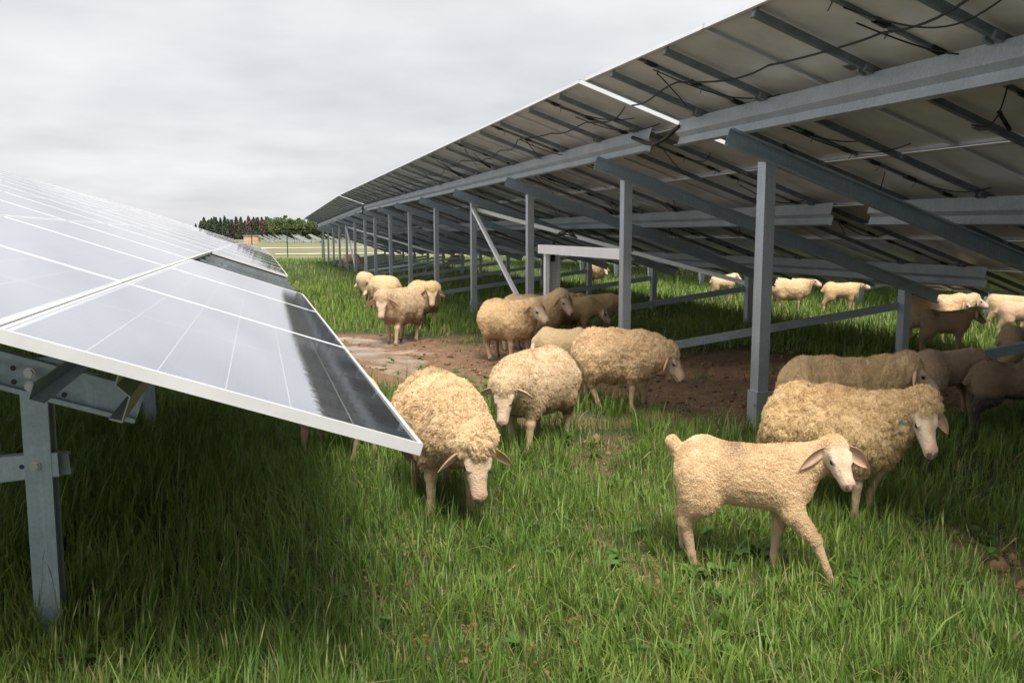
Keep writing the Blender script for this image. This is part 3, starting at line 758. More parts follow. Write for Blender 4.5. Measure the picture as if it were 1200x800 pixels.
    brown = brown * np.clip(.75 + .8 * fbm(x * 14, y * 14, z * 14, seed + 95), 0, 1); sk = sk * (1 - .7 * brown[:, None]) + np.array([.40, .22, .10]) * .7 * brown[:, None]
    pink = face * np.clip((ld - .175 * hs) / .03, 0, 1); sk = sk * (1 - .55 * pink[:, None]) + np.array([.52, .30, .23]) * .55 * pink[:, None]
    for s in (-1, 1):
        q = rel - (d * .231 * hs + up * .0 * hs + sd_ * s * .017 * hs); nd = np.linalg.norm(q * 1.0, axis=1)
        kk = np.clip((.0185 * hs - nd) / .005, 0, 1)[:, None]; sk = sk * (1 - kk) + np.array([.06, .025, .02]) * kk
    mo = (np.abs(lu + .034 * hs - .1 * (ld - .2 * hs)) < .0062 * hs) & (ld > .135 * hs) & (face > .5); sk[mo] = np.array([.16, .075, .055])
    for s in (-1, 1):
        q = rel - (d * .078 + up * .021 + sd_ * s * .060) * hs; q2 = np.sqrt((q @ d) ** 2 * .6 + (q @ up) ** 2 * 1.6 + (q @ sd_) ** 2)
        kk = np.clip((.019 * hs - q2) / (.007 * hs), 0, 1)[:, None] * .8; sk = sk * (1 - kk) + np.array([.10, .055, .035]) * kk
        q = rel - (d * .105 - up * .002 + sd_ * s * .058) * hs; kk = np.clip((.020 * hs - np.linalg.norm(q, axis=1)) / (.012 * hs), 0, 1)[:, None] * .45; sk = sk * (1 - kk) + np.array([.30, .15, .09]) * kk
    blot = np.clip(fbm(x * 30, y * 30, z * 30, seed + 93, 3) * 1.3, 0, 1)[:, None] * face[:, None] * .35; sk = sk * (1 - blot) + np.array([.34, .19, .11]) * blot
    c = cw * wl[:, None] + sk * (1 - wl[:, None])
    hf = (dh < np.minimum(ds, dw) - .002); c[hf] = np.array([.09, .06, .04])
    if stain:
        for (qx, qz, rr_, colr, st_) in stain:
            kk = np.clip(1 - np.hypot(x - qx, (z - qz)) / rr_ + .9 * fbm(x * 12, y * 12, z * 12, seed + 7, 4), 0, 1)[:, None] * st_ * (z > .55)[:, None]; c = c * (1 - kk) + np.array(colr) * kk
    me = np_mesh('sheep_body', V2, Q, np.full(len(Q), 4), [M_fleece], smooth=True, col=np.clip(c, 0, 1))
    a = me.attributes.new('Wool', 'FLOAT', 'POINT'); a.data.foreach_set('value', wl.astype(np.float32))
    gx_, gy_ = pos
    root = link('lamb' if lamb else 'sheep', None, None, (gx_, gy_, gz1(gx_, gy_) - sink), (0, 0, R(heading))); root.scale = (scale * sx, scale, scale * sz)
    tag(root, label, 'lamb' if lamb else 'sheep', group)
    kid('body', me, root)
    # eyes
    for s in (-1, 1):
        m = MB(); e = H + d * .074 * hs + up * .022 * hs + sd_ * s * .055 * hs
        bm = []; nlat = 6
        for a_ in range(nlat + 1):
            for b_ in range(10):
                th = math.pi * a_ / nlat; ph = 2 * math.pi * b_ / 10; bm.append(e + np.array([math.sin(th) * math.cos(ph), math.sin(th) * math.sin(ph), math.cos(th)]) * .0145 * hs)
        m.add(bm, [(a_ * 10 + b_, a_ * 10 + (b_ + 1) % 10, (a_ + 1) * 10 + (b_ + 1) % 10, (a_ + 1) * 10 + b_) for a_ in range(nlat) for b_ in range(10)])
        if res < .02: kid('eye', m.mesh('eye', [M_eye], True), root)
    # ears: cupped drooping leaves
    for s in (-1, 1):
        base = H - d * .012 * hs + up * .028 * hs + sd_ * s * .068 * hs
        eu = earup
        dr = sd_ * s * (.82) + np.array([0, 0, -1]) * (.62 - eu) - d * .12; dr /= np.linalg.norm(dr)
        fw = d + up * .25; fw = fw - dr * (fw @ dr); fw /= np.linalg.norm(fw); sdv = np.cross(dr, fw)
        Ls = .155 * ear * (1.0 if not lamb else .92); Wd = .034 * ear; vs = []; n1_, n2_ = 9, 7
        for side in (0, 1):
            for i in range(n1_):
                u = i / (n1_ - 1); wv = Wd * (math.sin(math.pi * min(1, u * .80 + .17)) ** .8) * (1 - max(0, u - .85) * 3.5)
                for j in range(n2_):
                    v_ = j / (n2_ - 1) * 2 - 1
                    droop = -.035 * u * u
                    q = base + dr * Ls * u + sdv * wv * v_ + fw * (wv * .55 * (v_ * v_ - .35) * (1 if 1 else -1)) + np.array([0, 0, droop]) - fw * (.005 * side * (1 - u * .5))
                    vs.append(q)
        fs = []
        for side in (0, 1):
            o_ = side * n1_ * n2_
            for i in range(n1_ - 1):
                for j in range(n2_ - 1):
                    qd = (o_ + i * n2_ + j, o_ + (i + 1) * n2_ + j, o_ + (i + 1) * n2_ + j + 1, o_ + i * n2_ + j + 1); fs.append(qd if side else qd[::-1])
        K = n1_ * n2_
        for i in range(n1_ - 1):
            for j in (0, n2_ - 1): fs.append((i * n2_ + j, (i + 1) * n2_ + j, K + (i + 1) * n2_ + j, K + i * n2_ + j))
        for j in range(n2_ - 1): fs.append(((n1_ - 1) * n2_ + j, (n1_ - 1) * n2_ + j + 1, K + (n1_ - 1) * n2_ + j + 1, K + (n1_ - 1) * n2_ + j))
        m = MB(); m.add(vs, fs)
        eo = kid('ear', m.mesh('ear', [M_ear if not blacklegs else M_eard], True), root)
        for (ts, mt, u, shp) in tags:
            if ts == s:
                q = base + dr * Ls * u - fw * .0 + np.array([0, 0, -.035 * u * u]); m = MB()
                up2 = dr if shp == 'disc' else np.array([0, 0, 1.0])
                a1 = Vector(sdv); a2 = Vector(dr); nn_ = Vector(fw); k_ = 10 if shp == 'disc' else 4; rr_ = .024 if shp == 'disc' else .026
                ring = [Vector(q) + nn_ * .010 + a1 * rr_ * math.cos(2 * math.pi * (i + .5) / k_) + a2 * rr_ * math.sin(2 * math.pi * (i + .5) / k_) for i in range(k_)]
                ring2 = [v_ - nn_ * .004 for v_ in ring]
                m.add(ring + ring2, [tuple(range(k_)), tuple(range(2 * k_ - 1, k_ - 1, -1))] + [(i, (i + 1) % k_, k_ + (i + 1) % k_, k_ + i) for i in range(k_)])
                kid('ear_tag', m.mesh('ear_tag', [mt]), eo)
    # wool locks
    if locks:
        locks = int(locks * 4.5)
        P, f = rand_points(V2, Q, np.clip(wl * 1.5 - .5, 0, 1), locks, r_)
        Nf = Nn[Q[f, 0]]; n_ = len(P)
        down = np.array([-.15, 0, -1.0]) - Nf * (np.array([-.15, 0, -1.0]) @ Nf.T)[:, None]
        tw = r_.normal(size=(n_, 3)) * .45; tw -= Nf * (tw * Nf).sum(1)[:, None]
        cur = np.stack([vnoise(P[:, 0] * 18, P[:, 1] * 18, P[:, 2] * 18, seed + q) for q in (201, 202, 203)], 1) * .8
        if lamb: Ln = r_.uniform(.004, .008, n_); Wd_ = .0012; out = .9
        else: Ln = r_.uniform(.009, .020, n_); Wd_ = .0012; out = .5
        D = down * (.35 if not lamb else .25) + tw + cur + Nf * out; D /= np.linalg.norm(D, axis=1)[:, None]
        S = np.cross(D, Nf + r_.normal(size=(n_, 3)) * .3); S /= np.linalg.norm(S, axis=1)[:, None]
        wv = (Wd_ * r_.uniform(.6, 1.4, n_))[:, None]; Ln = Ln[:, None]
        p0 = P - Nf * .003; p1 = P + D * Ln * .55 + Nf * Ln * .12; p2 = P + D * Ln - Nf * Ln * .10 + down * Ln * .25
        VV = np.concatenate([p0 - S * wv, p0 + S * wv, p1 - S * wv * .9, p1 + S * wv * .9, p2 + S * wv * .15], 0); i = np.arange(n_)
        flat = np.concatenate([np.stack([i, i + n_, i + 3 * n_, i + 2 * n_], 1).ravel(), np.stack([i + 2 * n_, i + 3 * n_, i + 4 * n_], 1).ravel()])
        cc = c[Q[f, 0]] * r_.uniform(.90, 1.10, n_)[:, None]
        colr = np.concatenate([cc * .92, cc * .92, cc, cc, np.clip(cc * 1.06, 0, .9)], 0)
        lm = np_mesh('fleece', VV, flat, np.concatenate([np.full(n_, 4), np.full(n_, 3)]), [M_locks], col=np.clip(colr, 0, .95))
        kid('fleece', lm, root)
    return root

PSI = math.degrees(math.atan(300 * math.cos(math.atan(132 / 1050)) / 1050))
def hd(a): return a - PSI     # heading given relative to the picture: 0 = right, -90 = towards the camera
WALK1 = [(.10, 0), (-.10, 0), (-.07, 0), (.10, 0)]
CREAM = (.66, .49, .285); DARKW = (.46, .33, .19); BRN = (.27, .185, .105)
make_sheep('big woolly ewe at the front left walking head down, yellow round tag in one ear', (1.03, 5.18), hd(-72), scale=1.0, girth=1.06, head=(.66, .05, .46), hyaw=2, hpitch=66, legs=[(.04, 0), (-.02, 0), (-.05, 0), (.06, 0)], res=0.008, locks=15000, seed=11, amp=1.6, tags=((1, M_tagy, .30, 'disc'),), earup=.05, cap=.10, wool=(.72, .52, .295))
make_sheep('sheep mostly hidden behind the glass corner of the left solar table', (.50, 6.55), hd(165), scale=.80, girth=.95, seed=12, res=.014, locks=4000)
make_sheep('round pale ewe facing the camera in the middle, ears held out sideways', (2.02, 6.50), hd(-122), scale=0.96, girth=1.12, head=(.62, .06, .54), hyaw=16, hpitch=62, legs=[(.08, 0), (-.07, 0), (-.03, 0), (.06, 0)], res=0.009, locks=12000, seed=13, amp=.75, earup=.35, dirt=0.8, wool=(.66, .50, .31))
make_sheep('shaggy ewe walking right with its head lowered, in front of the second post', (3.20, 7.70), hd(-18), scale=0.96, girth=1.05, head=(.66, -.04, .54), hyaw=-14, hpitch=52, legs=[(.20, .07), (-.03, 0), (-.06, 0), (.14, 0)], res=0.01, locks=12000, seed=14, amp=1.5, earup=-.2, sx=0.86, wool=(.72, .52, .29))
make_sheep('small sheep whose bare back shows between the two big ewes in the middle', (3.10, 8.95), hd(170), lamb=True, scale=.93, girth=1.35, seed=15, res=.014, locks=3500, wool=(.60, .43, .25), head=(.46, 0, .52), hpitch=60, sx=0.75)
make_sheep('pale woolly ewe turned right with ears back, nearest of the middle group', (3.12, 11.2), hd(-48), scale=1.02, girth=1.02, head=(.60, .0, .70), hyaw=10, hpitch=34, legs=[(.07, 0), (-.04, 0), (-.05, 0), (.05, 0)], res=.014, locks=6000, seed=16, amp=1.1, earup=.35)
make_sheep('ewe standing just behind the pale woolly ewe, its face resting above her head', (3.70, 12.1), hd(-30), scale=1.03, head=(.60, .0, .74), hyaw=-15, hpitch=44, res=.016, locks=3500, seed=17)
make_sheep('brownish sheep peering out between the middle group and the perforated post', (4.32, 12.8), hd(-60), scale=.88, head=(.58, 0, .70), hyaw=-5, hpitch=48, res=.017, locks=2500, seed=18, wool=(.56, .40, .22))
make_sheep('smooth tan lamb nibbling with its rump to the perforated post', (4.42, 12.35), hd(-4), lamb=True, scale=.98, girth=1.12, head=(.52, 0, .50), hyaw=0, hpitch=50, res=.014, locks=3000, seed=19, wool=(.56, .38, .19), legs=[(.02, 0), (-.04, 0), (.05, 0), (-.03, 0)])
make_sheep('tan lamb on the far side of the nibbling one, head level with the second post', (4.95, 12.85), hd(-2), lamb=True, scale=.98, girth=1.05, head=(.52, 0, .60), hyaw=0, hpitch=38, res=.016, locks=1500, seed=20, wool=(.56, .38, .19))
make_sheep('long-eared ewe facing the camera at the edge of the mud, left pair', (2.10, 13.75), hd(-112), scale=1.08, girth=.98, head=(.58, 0, .64), hyaw=14, hpitch=60, legs=[(.12, 0), (-.08, 0), (.0, 0), (.08, 0)], res=.015, locks=4500, seed=21, ear=1.25, earup=.2, amp=.8, dirt=0.9, wool=(.56, .41, .25))
make_sheep('ewe with a woolly forehead facing the camera beside the long-eared one', (2.68, 15.0), hd(-66), scale=1.04, girth=1.0, head=(.58, 0, .66), hyaw=-20, hpitch=60, res=.016, locks=3500, seed=22, dirt=1.0)
make_sheep('ewe turned away behind the long-eared one', (2.48, 18.3), hd(128), scale=.98, head=(.62, 0, .45), hpitch=60, res=.018, locks=1500, seed=23)
make_sheep('small lamb leftmost in the lane, tail to the camera', (2.40, 21.0), hd(110), lamb=True, scale=1.0, girth=1.3, head=(.48, 0, .45), hpitch=65, res=.018, locks=800, seed=24, wool=(.60, .44, .25))
make_sheep('tan sheep grazing far down the lane by the last posts', (4.45, 44.5), hd(-6), scale=.92, head=(.62, 0, .25), hpitch=65, res=.026, seed=25, wool=(.72, .48, .26))
make_sheep('brown sheep grazing far away, seen low between the fourth and fifth post', (9.2, 42.0), hd(175), scale=.85, head=(.62, 0, .3), hpitch=60, res=.026, seed=26, wool=(.40, .24, .12))
make_sheep('sheep standing alone behind the cross braces left of the second post', (9.75, 25.2), hd(-60), scale=.92, head=(.58, 0, .64), hpitch=50, res=.024, seed=27, wool=(.56, .38, .2), girth=.85)
make_sheep('small lamb behind the cross braces, leftmost of three beyond the tall post', (10.35, 18.6), hd(-5), lamb=True, scale=.94, girth=1.4, head=(.47, 0, .70), hyaw=-20, hpitch=35, res=.020, locks=700, seed=28, sx=0.72)
make_sheep('woolly ewe beyond the tall post, middle of three grazing in the bright grass', (10.55, 16.2), hd(-10), scale=.88, head=(.58, -.03, .74), hyaw=-10, hpitch=25, res=.018, locks=1500, seed=29, legs=[(.10, 0), (-.03, 0), (-.05, 0), (.08, 0)])
make_sheep('lamb walking right beyond the tall post, rightmost of three in the bright grass', (11.05, 15.2), hd(-8), lamb=True, scale=.90, girth=1.15, head=(.50, 0, .70), hyaw=-8, hpitch=28, res=.018, locks=900, seed=30, wool=(.64, .44, .24), legs=[(.10, 0), (-.04, 0), (.03, 0), (-.09, 0)])
make_sheep('large cream ewe at the back right, directly behind the dark lamb', (9.55, 11.0), hd(-10), scale=.90, girth=1.0, head=(.56, -.05, .68), hyaw=-18, hpitch=48, res=.015, locks=3000, seed=31)
make_sheep('cream sheep looking right over the back of the large back-right ewe', (10.40, 11.7), hd(-8), scale=.84, girth=.85, head=(.66, 0, .68), hyaw=-5, hpitch=26, res=.016, locks=2000, seed=32, wool=(.62, .46, .27))
make_sheep('shaded brown lamb looking right between the back post and the cream sheep', (8.70, 9.75), hd(-6), lamb=True, scale=.86, girth=1.18, head=(.50, 0, .68), hyaw=-8, hpitch=38, res=.014, locks=2500, seed=33, wool=(.48, .33, .19), skin=(.30, .18, .11), stain=[(-.2, .68, .07, (.08, .05, .04), .8)])
make_sheep('cream sheep with its back to the right edge, farthest of the right-hand pair', (11.75, 11.75), hd(-12), lamb=True, scale=.92, girth=1.3, seed=34, res=.018, locks=1200, head=(.48, 0, .64), hpitch=40)
make_sheep('pinkish lamb trotting right near the right edge of the flock', (10.95, 10.75), hd(-12), lamb=True, scale=.86, girth=1.12, head=(.46, -.03, .72), hyaw=-28, hpitch=30, res=.015, locks=2000, seed=35, wool=(.62, .42, .26), legs=[(.08, 0), (-.10, 0), (.06, 0), (-.08, 0)])
make_sheep('lamb cut off by the right picture edge beside the trotting one', (11.75, 9.9), hd(-5), lamb=True, scale=.88, girth=1.1, seed=36, res=.018, locks=1000)
make_sheep('big curly ewe at the front right with yellow and green tags, front hoof lifted', (3.19, 4.42), hd(-32), scale=0.98, girth=1.14, head=(.68, -.10, .69), hyaw=-58, hpitch=42, legs=[(.17, .09), (.0, 0), (-.04, 0), (.08, 0)], res=0.008, locks=18000, seed=37, amp=1.75, tags=((-1, M_tagy, .22, 'sq'), (-1, M_tagg, .48, 'sq')), earup=-.22, dirt=0.45, cap=.105, stain=[(.0, .80, .10, (.55, .26, .18), .45)], sx=0.8)
make_sheep('lamb with a pale face striding right in the front, tail raised', (2.24, 3.76), hd(-22), lamb=True, scale=0.87, girth=1.05, head=(.54, -.06, .71), hyaw=-62, hpitch=34, legs=[(-.05, 0), (.27, 0), (-.05, 0), (.03, 0)], res=0.0075, locks=22000, seed=38, wool=(.71, .52, .295), dirt=.25, tailup=True, ear=1.1, earup=.12, stain=[(-.05, .70, .10, (.30, .20, .15), .5)], sx=0.95, sz=1.03, amp=0.7)
make_sheep('long ewe behind the curly front-right one, with a bare pink face turned right', (3.90, 5.42), hd(-8), scale=0.98, girth=.95, head=(.76, -.04, .70), hyaw=-14, hpitch=32, res=0.01, locks=9000, seed=39, amp=.9, dirt=.5, stain=[(.0, .80, .08, (.55, .30, .2), .35)], sx=0.76)
make_sheep('grey-brown sheep seen from behind in shade, between the bare-faced ewe and the black-legged one', (5.75, 6.35), hd(18), lamb=True, scale=.98, girth=1.15, seed=40, res=.013, locks=6000, wool=(.44, .31, .185), skin=(.25, .16, .09), head=(.52, 0, .55), sz=0.92)
make_sheep('black-legged brown sheep in deep shade at the right edge', (5.85, 5.75), hd(-6), lamb=True, scale=.94, girth=1.25, seed=41, res=.013, locks=6000, wool=(.17, .11, .06), skin=(.03, .022, .018), blacklegs=True, head=(.52, 0, .60), sz=0.92)
make_sheep('fawn sheep lying low just inside the right edge behind the black-legged one', (7.9, 7.6), hd(0), lamb=True, scale=.90, girth=1.1, seed=42, res=.018, locks=1000, wool=(.44, .33, .18), head=(.5, 0, .4), hpitch=60)

# ------------------------------------------------------------------ grass
def grass(n, r0, r1, wide, seg, name_seed, hmul=1.0):
    r_ = np.random.default_rng(name_seed)
    th = R(15.8) + (r_.random(n) * 2 - 1) * R(43); rr = r0 * (r1 / r0) ** r_.random(n)
    x = rr * np.sin(th); y = rr * np.cos(th)
    # gather blades into loose tussocks
    cx, cy_ = np.floor(x / .11), np.floor(y / .11); jx = vhash(cx, cy_, cx * 0, 5); jy = vhash(cx, cy_, cx * 0, 6); pull = (.55 * vhash(cx, cy_, cx * 0, 8)) * (rr < 14)
    x = x + ((cx + .15 + .7 * jx) * .11 - x) * pull; y = y + ((cy_ + .15 + .7 * jy) * .11 - y) * pull
    m = mud(x, y); p = puddle(x, y)
    keep = (r_.random(n) > np.clip(m * 1.15, 0, .955)) & (p < .2) & (y < 84 + 2 * vnoise(x * .2, y * 0))
    thin = np.clip(.62 + .8 * fbm(x * 1.6, y * 1.6, seed=77), .25, 1); keep &= (r_.random(n) < thin) | (rr > 12)
    x, y, m, rr = x[keep], y[keep], m[keep], rr[keep]; n = len(x)
    z = gz(x, y)
    big = fbm(x * .9, y * .9, seed=31); med = vhash(np.floor(x / .11), np.floor(y / .11), x * 0, 9)
    left = np.clip((.75 - x) / .8, 0, 1) * np.clip((9 - y) / 3, 0, 1)
    h = (.132 + .05 * big + .07 * med + .07 * left) * (1 - .6 * np.clip(m * 1.6, 0, 1)) * r_.uniform(.45, 1.25, n) * hmul
    h *= np.where(rr > 14, 1.25, 1); tall = r_.random(n) < .06; h = np.where(tall, h * 1.55, h)
    az = r_.random(n) * 6.283 + .8 * vnoise(x * 2, y * 2, seed=41); lean = np.abs(r_.normal(0, .40, n)) + .10; lean = np.minimum(lean, 1.25); dryb = r_.random(n) < .13 + .10 * np.clip(m * 2, 0, 1); lean = np.where(dryb & (r_.random(n) < .6), r_.uniform(1.1, 1.6, n), lean); h = h * (1 - .55 * np.exp(-((x + .85) ** 2 + (y - 3.55) ** 2) / .35))
    D = np.stack([np.cos(az), np.sin(az)], 1); S = np.stack([-np.sin(az + r_.normal(0, .5, n)), np.cos(az)], 1)
    w = (.0024 * r_.uniform(.45, 1.7, n)) * np.maximum(1, rr / 5.0) ** wide
    vs = []; us = np.linspace(0, 1, seg + 1)
    for k, u in enumerate(us):
        hx = h * (np.sin(lean * u) * .95 * u); hz = h * u * np.cos(lean * u * .95)
        c = np.stack([x + D[:, 0] * hx, y + D[:, 1] * hx, z + hz - .01], 1)
        if k < seg:
            ww = w * (1 - .25 * u) * (1 if k else .8)
            o = np.stack([S[:, 0] * ww, S[:, 1] * ww, 0 * ww], 1); vs += [c - o, c + o]
        else: vs.append(c)
    V = np.concatenate(vs, 0); i = np.arange(n); fl = []; lc = []
    for k in range(seg - 1):
        fl.append(np.stack([i + 2 * k * n, i + (2 * k + 1) * n, i + (2 * k + 3) * n, i + (2 * k + 2) * n], 1).ravel()); lc.append(np.full(n, 4))
    k = seg - 1; fl.append(np.stack([i + 2 * k * n, i + (2 * k + 1) * n, i + 2 * seg * n], 1).ravel()); lc.append(np.full(n, 3))
    hue = np.clip(.5 + .5 * fbm(x * .7, y * .7, seed=61) + r_.normal(0, .22, n), 0, 1)[:, None]
    A = np.array([.062, .145, .026]); B = np.array([.215, .310, .058]); c0 = A * (1 - hue) + B * hue
    dry = dryb[:, None]; c0 = np.where(dry, np.array([.34, .28, .13]) * r_.uniform(.6, 1.1, n)[:, None], c0)
    cols = []
    for k in range(2 * seg + 1):
        u = (k // 2) / seg; tip = np.array([.17, .20, .06]); cols.append(c0 * (1 - .35 * u) + (c0 * .6 + tip * .4) * .35 * u + 0)
    return V, np.concatenate(fl), np.concatenate(lc), np.concatenate(cols, 0)

t = NT('grass_blade'); at = t.n('ShaderNodeAttribute', attribute_name='Col'); t.set(Base_Color=at.outputs['Color'], Roughness=.48, Specular_IOR_Level=.35)
tl = t.n('ShaderNodeBsdfTranslucent'); t.l(t.mix(.5, at.outputs['Color'], (.20, .30, .04)), tl.inputs['Color']); ms = t.n('ShaderNodeMixShader'); ms.inputs[0].default_value = .30
t.l(t.b.outputs[0], ms.inputs[1]); t.l(tl.outputs[0], ms.inputs[2]); t.l(ms.outputs[0], t.out.inputs['Surface']); M_grass = t.m
parts_ = [grass(400000, 1.3, 9, .8, 3, 1), grass(170000, 8, 30, .95, 2, 2), grass(90000, 26, 90, .95, 1, 3, 1.05)]
off = 0; VV = []; FL = []; LC = []; CC = []
for v_, f_, l_, c_ in parts_:
    VV.append(v_); FL.append(f_ + off); LC.append(l_); CC.append(c_); off += len(v_)
tag(link('grass', np_mesh('grass', np.concatenate(VV), np.concatenate(FL), np.concatenate(LC), [M_grass], col=np.concatenate(CC))), 'long green meadow grass growing between and under the solar tables', 'grass', kind='stuff')

# flowering stalks and broad-leaved weeds
r_ = np.random.default_rng(91); n = 2600
th = R(15.8) + (r_.random(n) * 2 - 1) * R(42); rr = 1.7 * (16 / 1.7) ** r_.random(n); x = rr * np.sin(th); y = rr * np.cos(th)
pk = (mud(x, y) < .15) & (r_.random(n) < np.where(x < .8, 1, .22)); x, y = x[pk], y[pk]; z = gz(x, y); m = MB(); V = []; F_ = []
cols = []
n = len(x); az = r_.random(n) * 6.28; h = r_.uniform(.26, .46, n) * np.where(x < .8, 1.12, .9); ln = r_.uniform(.02, .14, n)
def P_(u, dx=0, dz=0): return np.stack([x + np.cos(az) * ln * u * u + dx * np.sin(az), y + np.sin(az) * ln * u * u - dx * np.cos(az), z + h * u], 1)
seq = [P_(0, -.0012), P_(0, .0012), P_(.84, -.0010), P_(.84, .0010), P_(.9, -.0028), P_(.9, .0028), P_(1.0, 0)]
V = np.concatenate(seq); i = np.arange(n)
fl = [np.stack([i, i + n, i + 3 * n, i + 2 * n], 1), np.stack([i + 2 * n, i + 3 * n, i + 5 * n, i + 4 * n], 1)]
flat = np.concatenate([q.ravel() for q in fl] + [np.stack([i + 4 * n, i + 5 * n, i + 6 * n], 1).ravel()])
cs = np.array([[.10, .16, .04]] * 4 + [[.20, .22, .09]] * 3); cc = np.repeat(cs, n, 0) * np.tile(r_.uniform(.6, 1.2, n), 7)[:, None]
tag(link('flowering_grass', np_mesh('flowering_grass', V, flat, np.concatenate([np.full(2 * n, 4), np.full(n, 3)]), [M_grass], col=cc)), 'thin seed-bearing grass stalks rising above the meadow grass', 'grass stalks', kind='stuff')

def rosettes(n, seed, L0, L1, W_, flat_, colA, colB, regions):
    r_ = np.random.default_rng(seed); out = []; fc = []; cl = []; base = 0
    for k in range(n):
        cx, cy_, rad = regions[k % len(regions)]; a = r_.random() * 6.28; q = rad * math.sqrt(r_.random()); x0 = cx + q * math.cos(a); y0 = cy_ + q * math.sin(a); z0 = gz1(x0, y0); hh = r_.uniform(.0, .07)
        for j in range(r_.integers(5, 10)):
            az = r_.random() * 6.28; Lf = r_.uniform(L0, L1); el = r_.uniform(.2, 1.1) * flat_; w_ = Lf * W_; d_ = np.array([math.cos(az), math.sin(az), 0]); s_ = np.array([-math.sin(az), math.cos(az), 0]); pts = []
            for u, ww in ((0, .15), (.3, .75), (.6, 1.0), (.85, .65), (1, .05)):
                c_ = np.array([x0, y0, z0 + hh]) + d_ * Lf * u * math.cos(el * (1 - u * .5)) + np.array([0, 0, 1]) * Lf * (u * math.sin(el) - .45 * u * u); pts += [c_ - s_ * w_ * ww + np.array([0, 0, .25 * w_ * ww]), c_, c_ + s_ * w_ * ww + np.array([0, 0, .25 * w_ * ww])]
            out += pts
            for q_ in range(4):
                for t_ in (0, 1): fc.append((base + 3 * q_ + t_, base + 3 * q_ + t_ + 1, base + 3 * q_ + t_ + 4, base + 3 * q_ + t_ + 3))
            v_ = r_.random(); col_ = np.array(colA) * (1 - v_) + np.array(colB) * v_; cl += [col_] * 15; base += 15
    return np.array(out), np.array(fc), np.array(cl)
V, Fq, Cq = rosettes(300, 5, .035, .095, .26, .9, (.045, .105, .020), (.11, .20, .045), [(-.5, 3.0, .9), (.3, 2.7, .8), (1.3, 2.7, .8), (2.2, 3.0, .9), (3.1, 3.2, .9), (2.6, 3.6, .8), (1.6, 3.7, .7), (2.2, 5.6, .9), (.9, 4.0, .9), (4.2, 4.4, 1.2), (2.6, 10.6, 1.4), (2.3, 9.6, .8)])
tag(link('broad_leaf_weeds', np_mesh('broad_leaf_weeds', V, Fq, np.full(len(Fq), 4), [M_grass], smooth=True, col=Cq)), 'low broad-leaved weeds scattered through the foreground grass', 'weeds', kind='stuff')
# reddish dock stalks
V, Fq, Cq = rosettes(22, 8, .012, .03, .35, 1.4, (.16, .07, .03), (.24, .13, .05), [(.62, 3.05, .15), (.95, 2.9, .25), (.5, 3.7, .2), (1.8, 3.3, .3), (.72, 4.1, .12)])
V[:, 2] += np.repeat(np.random.default_rng(2).uniform(.02, .22, len(V) // 15), 15)
tag(link('reddish_seed_heads', np_mesh('reddish_seed_heads', V, Fq, np.full(len(Fq), 4), [M_grass], col=Cq)), 'small reddish-brown seed heads of weeds in the foreground grass', 'seed heads', kind='stuff')

# clods of trampled soil, stones and straw on the bare track
r_ = np.random.default_rng(77); n = 9000
th = R(22) + (r_.random(n) * 2 - 1) * R(34); rr = 2.8 * (16 / 2.8) ** r_.random(n); x = rr * np.sin(th); y = rr * np.cos(th); k = (mud(x, y) > .35) & (puddle(x, y) < .3); x, y = x[k], y[k]; n = len(x)
z = gz(x, y); sz = r_.gamma(2.0, .006, n) + .004; oc = np.array([[1, 0, 0], [0, 1, 0], [-1, 0, 0], [0, -1, 0], [0, 0, 1], [0, 0, -1]], float)
V = (oc[None] * (sz[:, None, None] * r_.uniform(.6, 1.4, (n, 6, 3)) * np.array([1.2, 1.2, .8]))) + np.stack([x, y, z + sz * .25], 1)[:, None]; V = V.reshape(-1, 3)
of = np.array([[0, 1, 4], [1, 2, 4], [2, 3, 4], [3, 0, 4], [1, 0, 5], [2, 1, 5], [3, 2, 5], [0, 3, 5]]); Fq = (np.arange(n)[:, None, None] * 6 + of[None]).reshape(-1, 3)
t = NT('soil_clod'); at = t.n('ShaderNodeAttribute', attribute_name='Col'); t.set(Base_Color=at.outputs['Color'], Roughness=.92)
cv = r_.uniform(0, 1, n)[:, None]; cc = np.repeat(np.array([.085, .045, .024]) * (1 - cv) + np.array([.26, .155, .09]) * cv, 6, 0)
tag(link('soil_clods', np_mesh('soil_clods', V, Fq, np.full(len(Fq), 3), [t.m], smooth=False, col=cc)), 'small clods and stones of trampled reddish soil', 'soil clods', kind='stuff')

# ------------------------------------------------------------------ camera, light, sky
f_px = 1050.0
cam = bpy.data.cameras.new('camera'); co = link('camera', cam); scene.camera = co
pitch = math.atan(132 / f_px); psi = math.atan(300 * math.cos(pitch) / f_px)
co.location = (0, 0, 1.68); co.rotation_euler = (math.pi / 2 - pitch, 0, -psi)
cam.sensor_width = 36; cam.lens = f_px / 1200 * 36; cam.clip_end = 6000; cam.clip_start = .05

SUN_EL, SUN_AZ = R(58), R(184)      # azimuth clockwise from +Y: behind the camera, slightly left
sd = Vector((math.sin(SUN_AZ) * math.cos(SUN_EL), math.cos(SUN_AZ) * math.cos(SUN_EL), math.sin(SUN_EL)))
sl = bpy.data.lights.new('sun', 'SUN'); sl.energy = 3.3; sl.angle = R(24); sl.color = (1, .93, .82)
so = link('sun', sl); so.rotation_euler = sd.to_track_quat('Z', 'Y').to_euler()

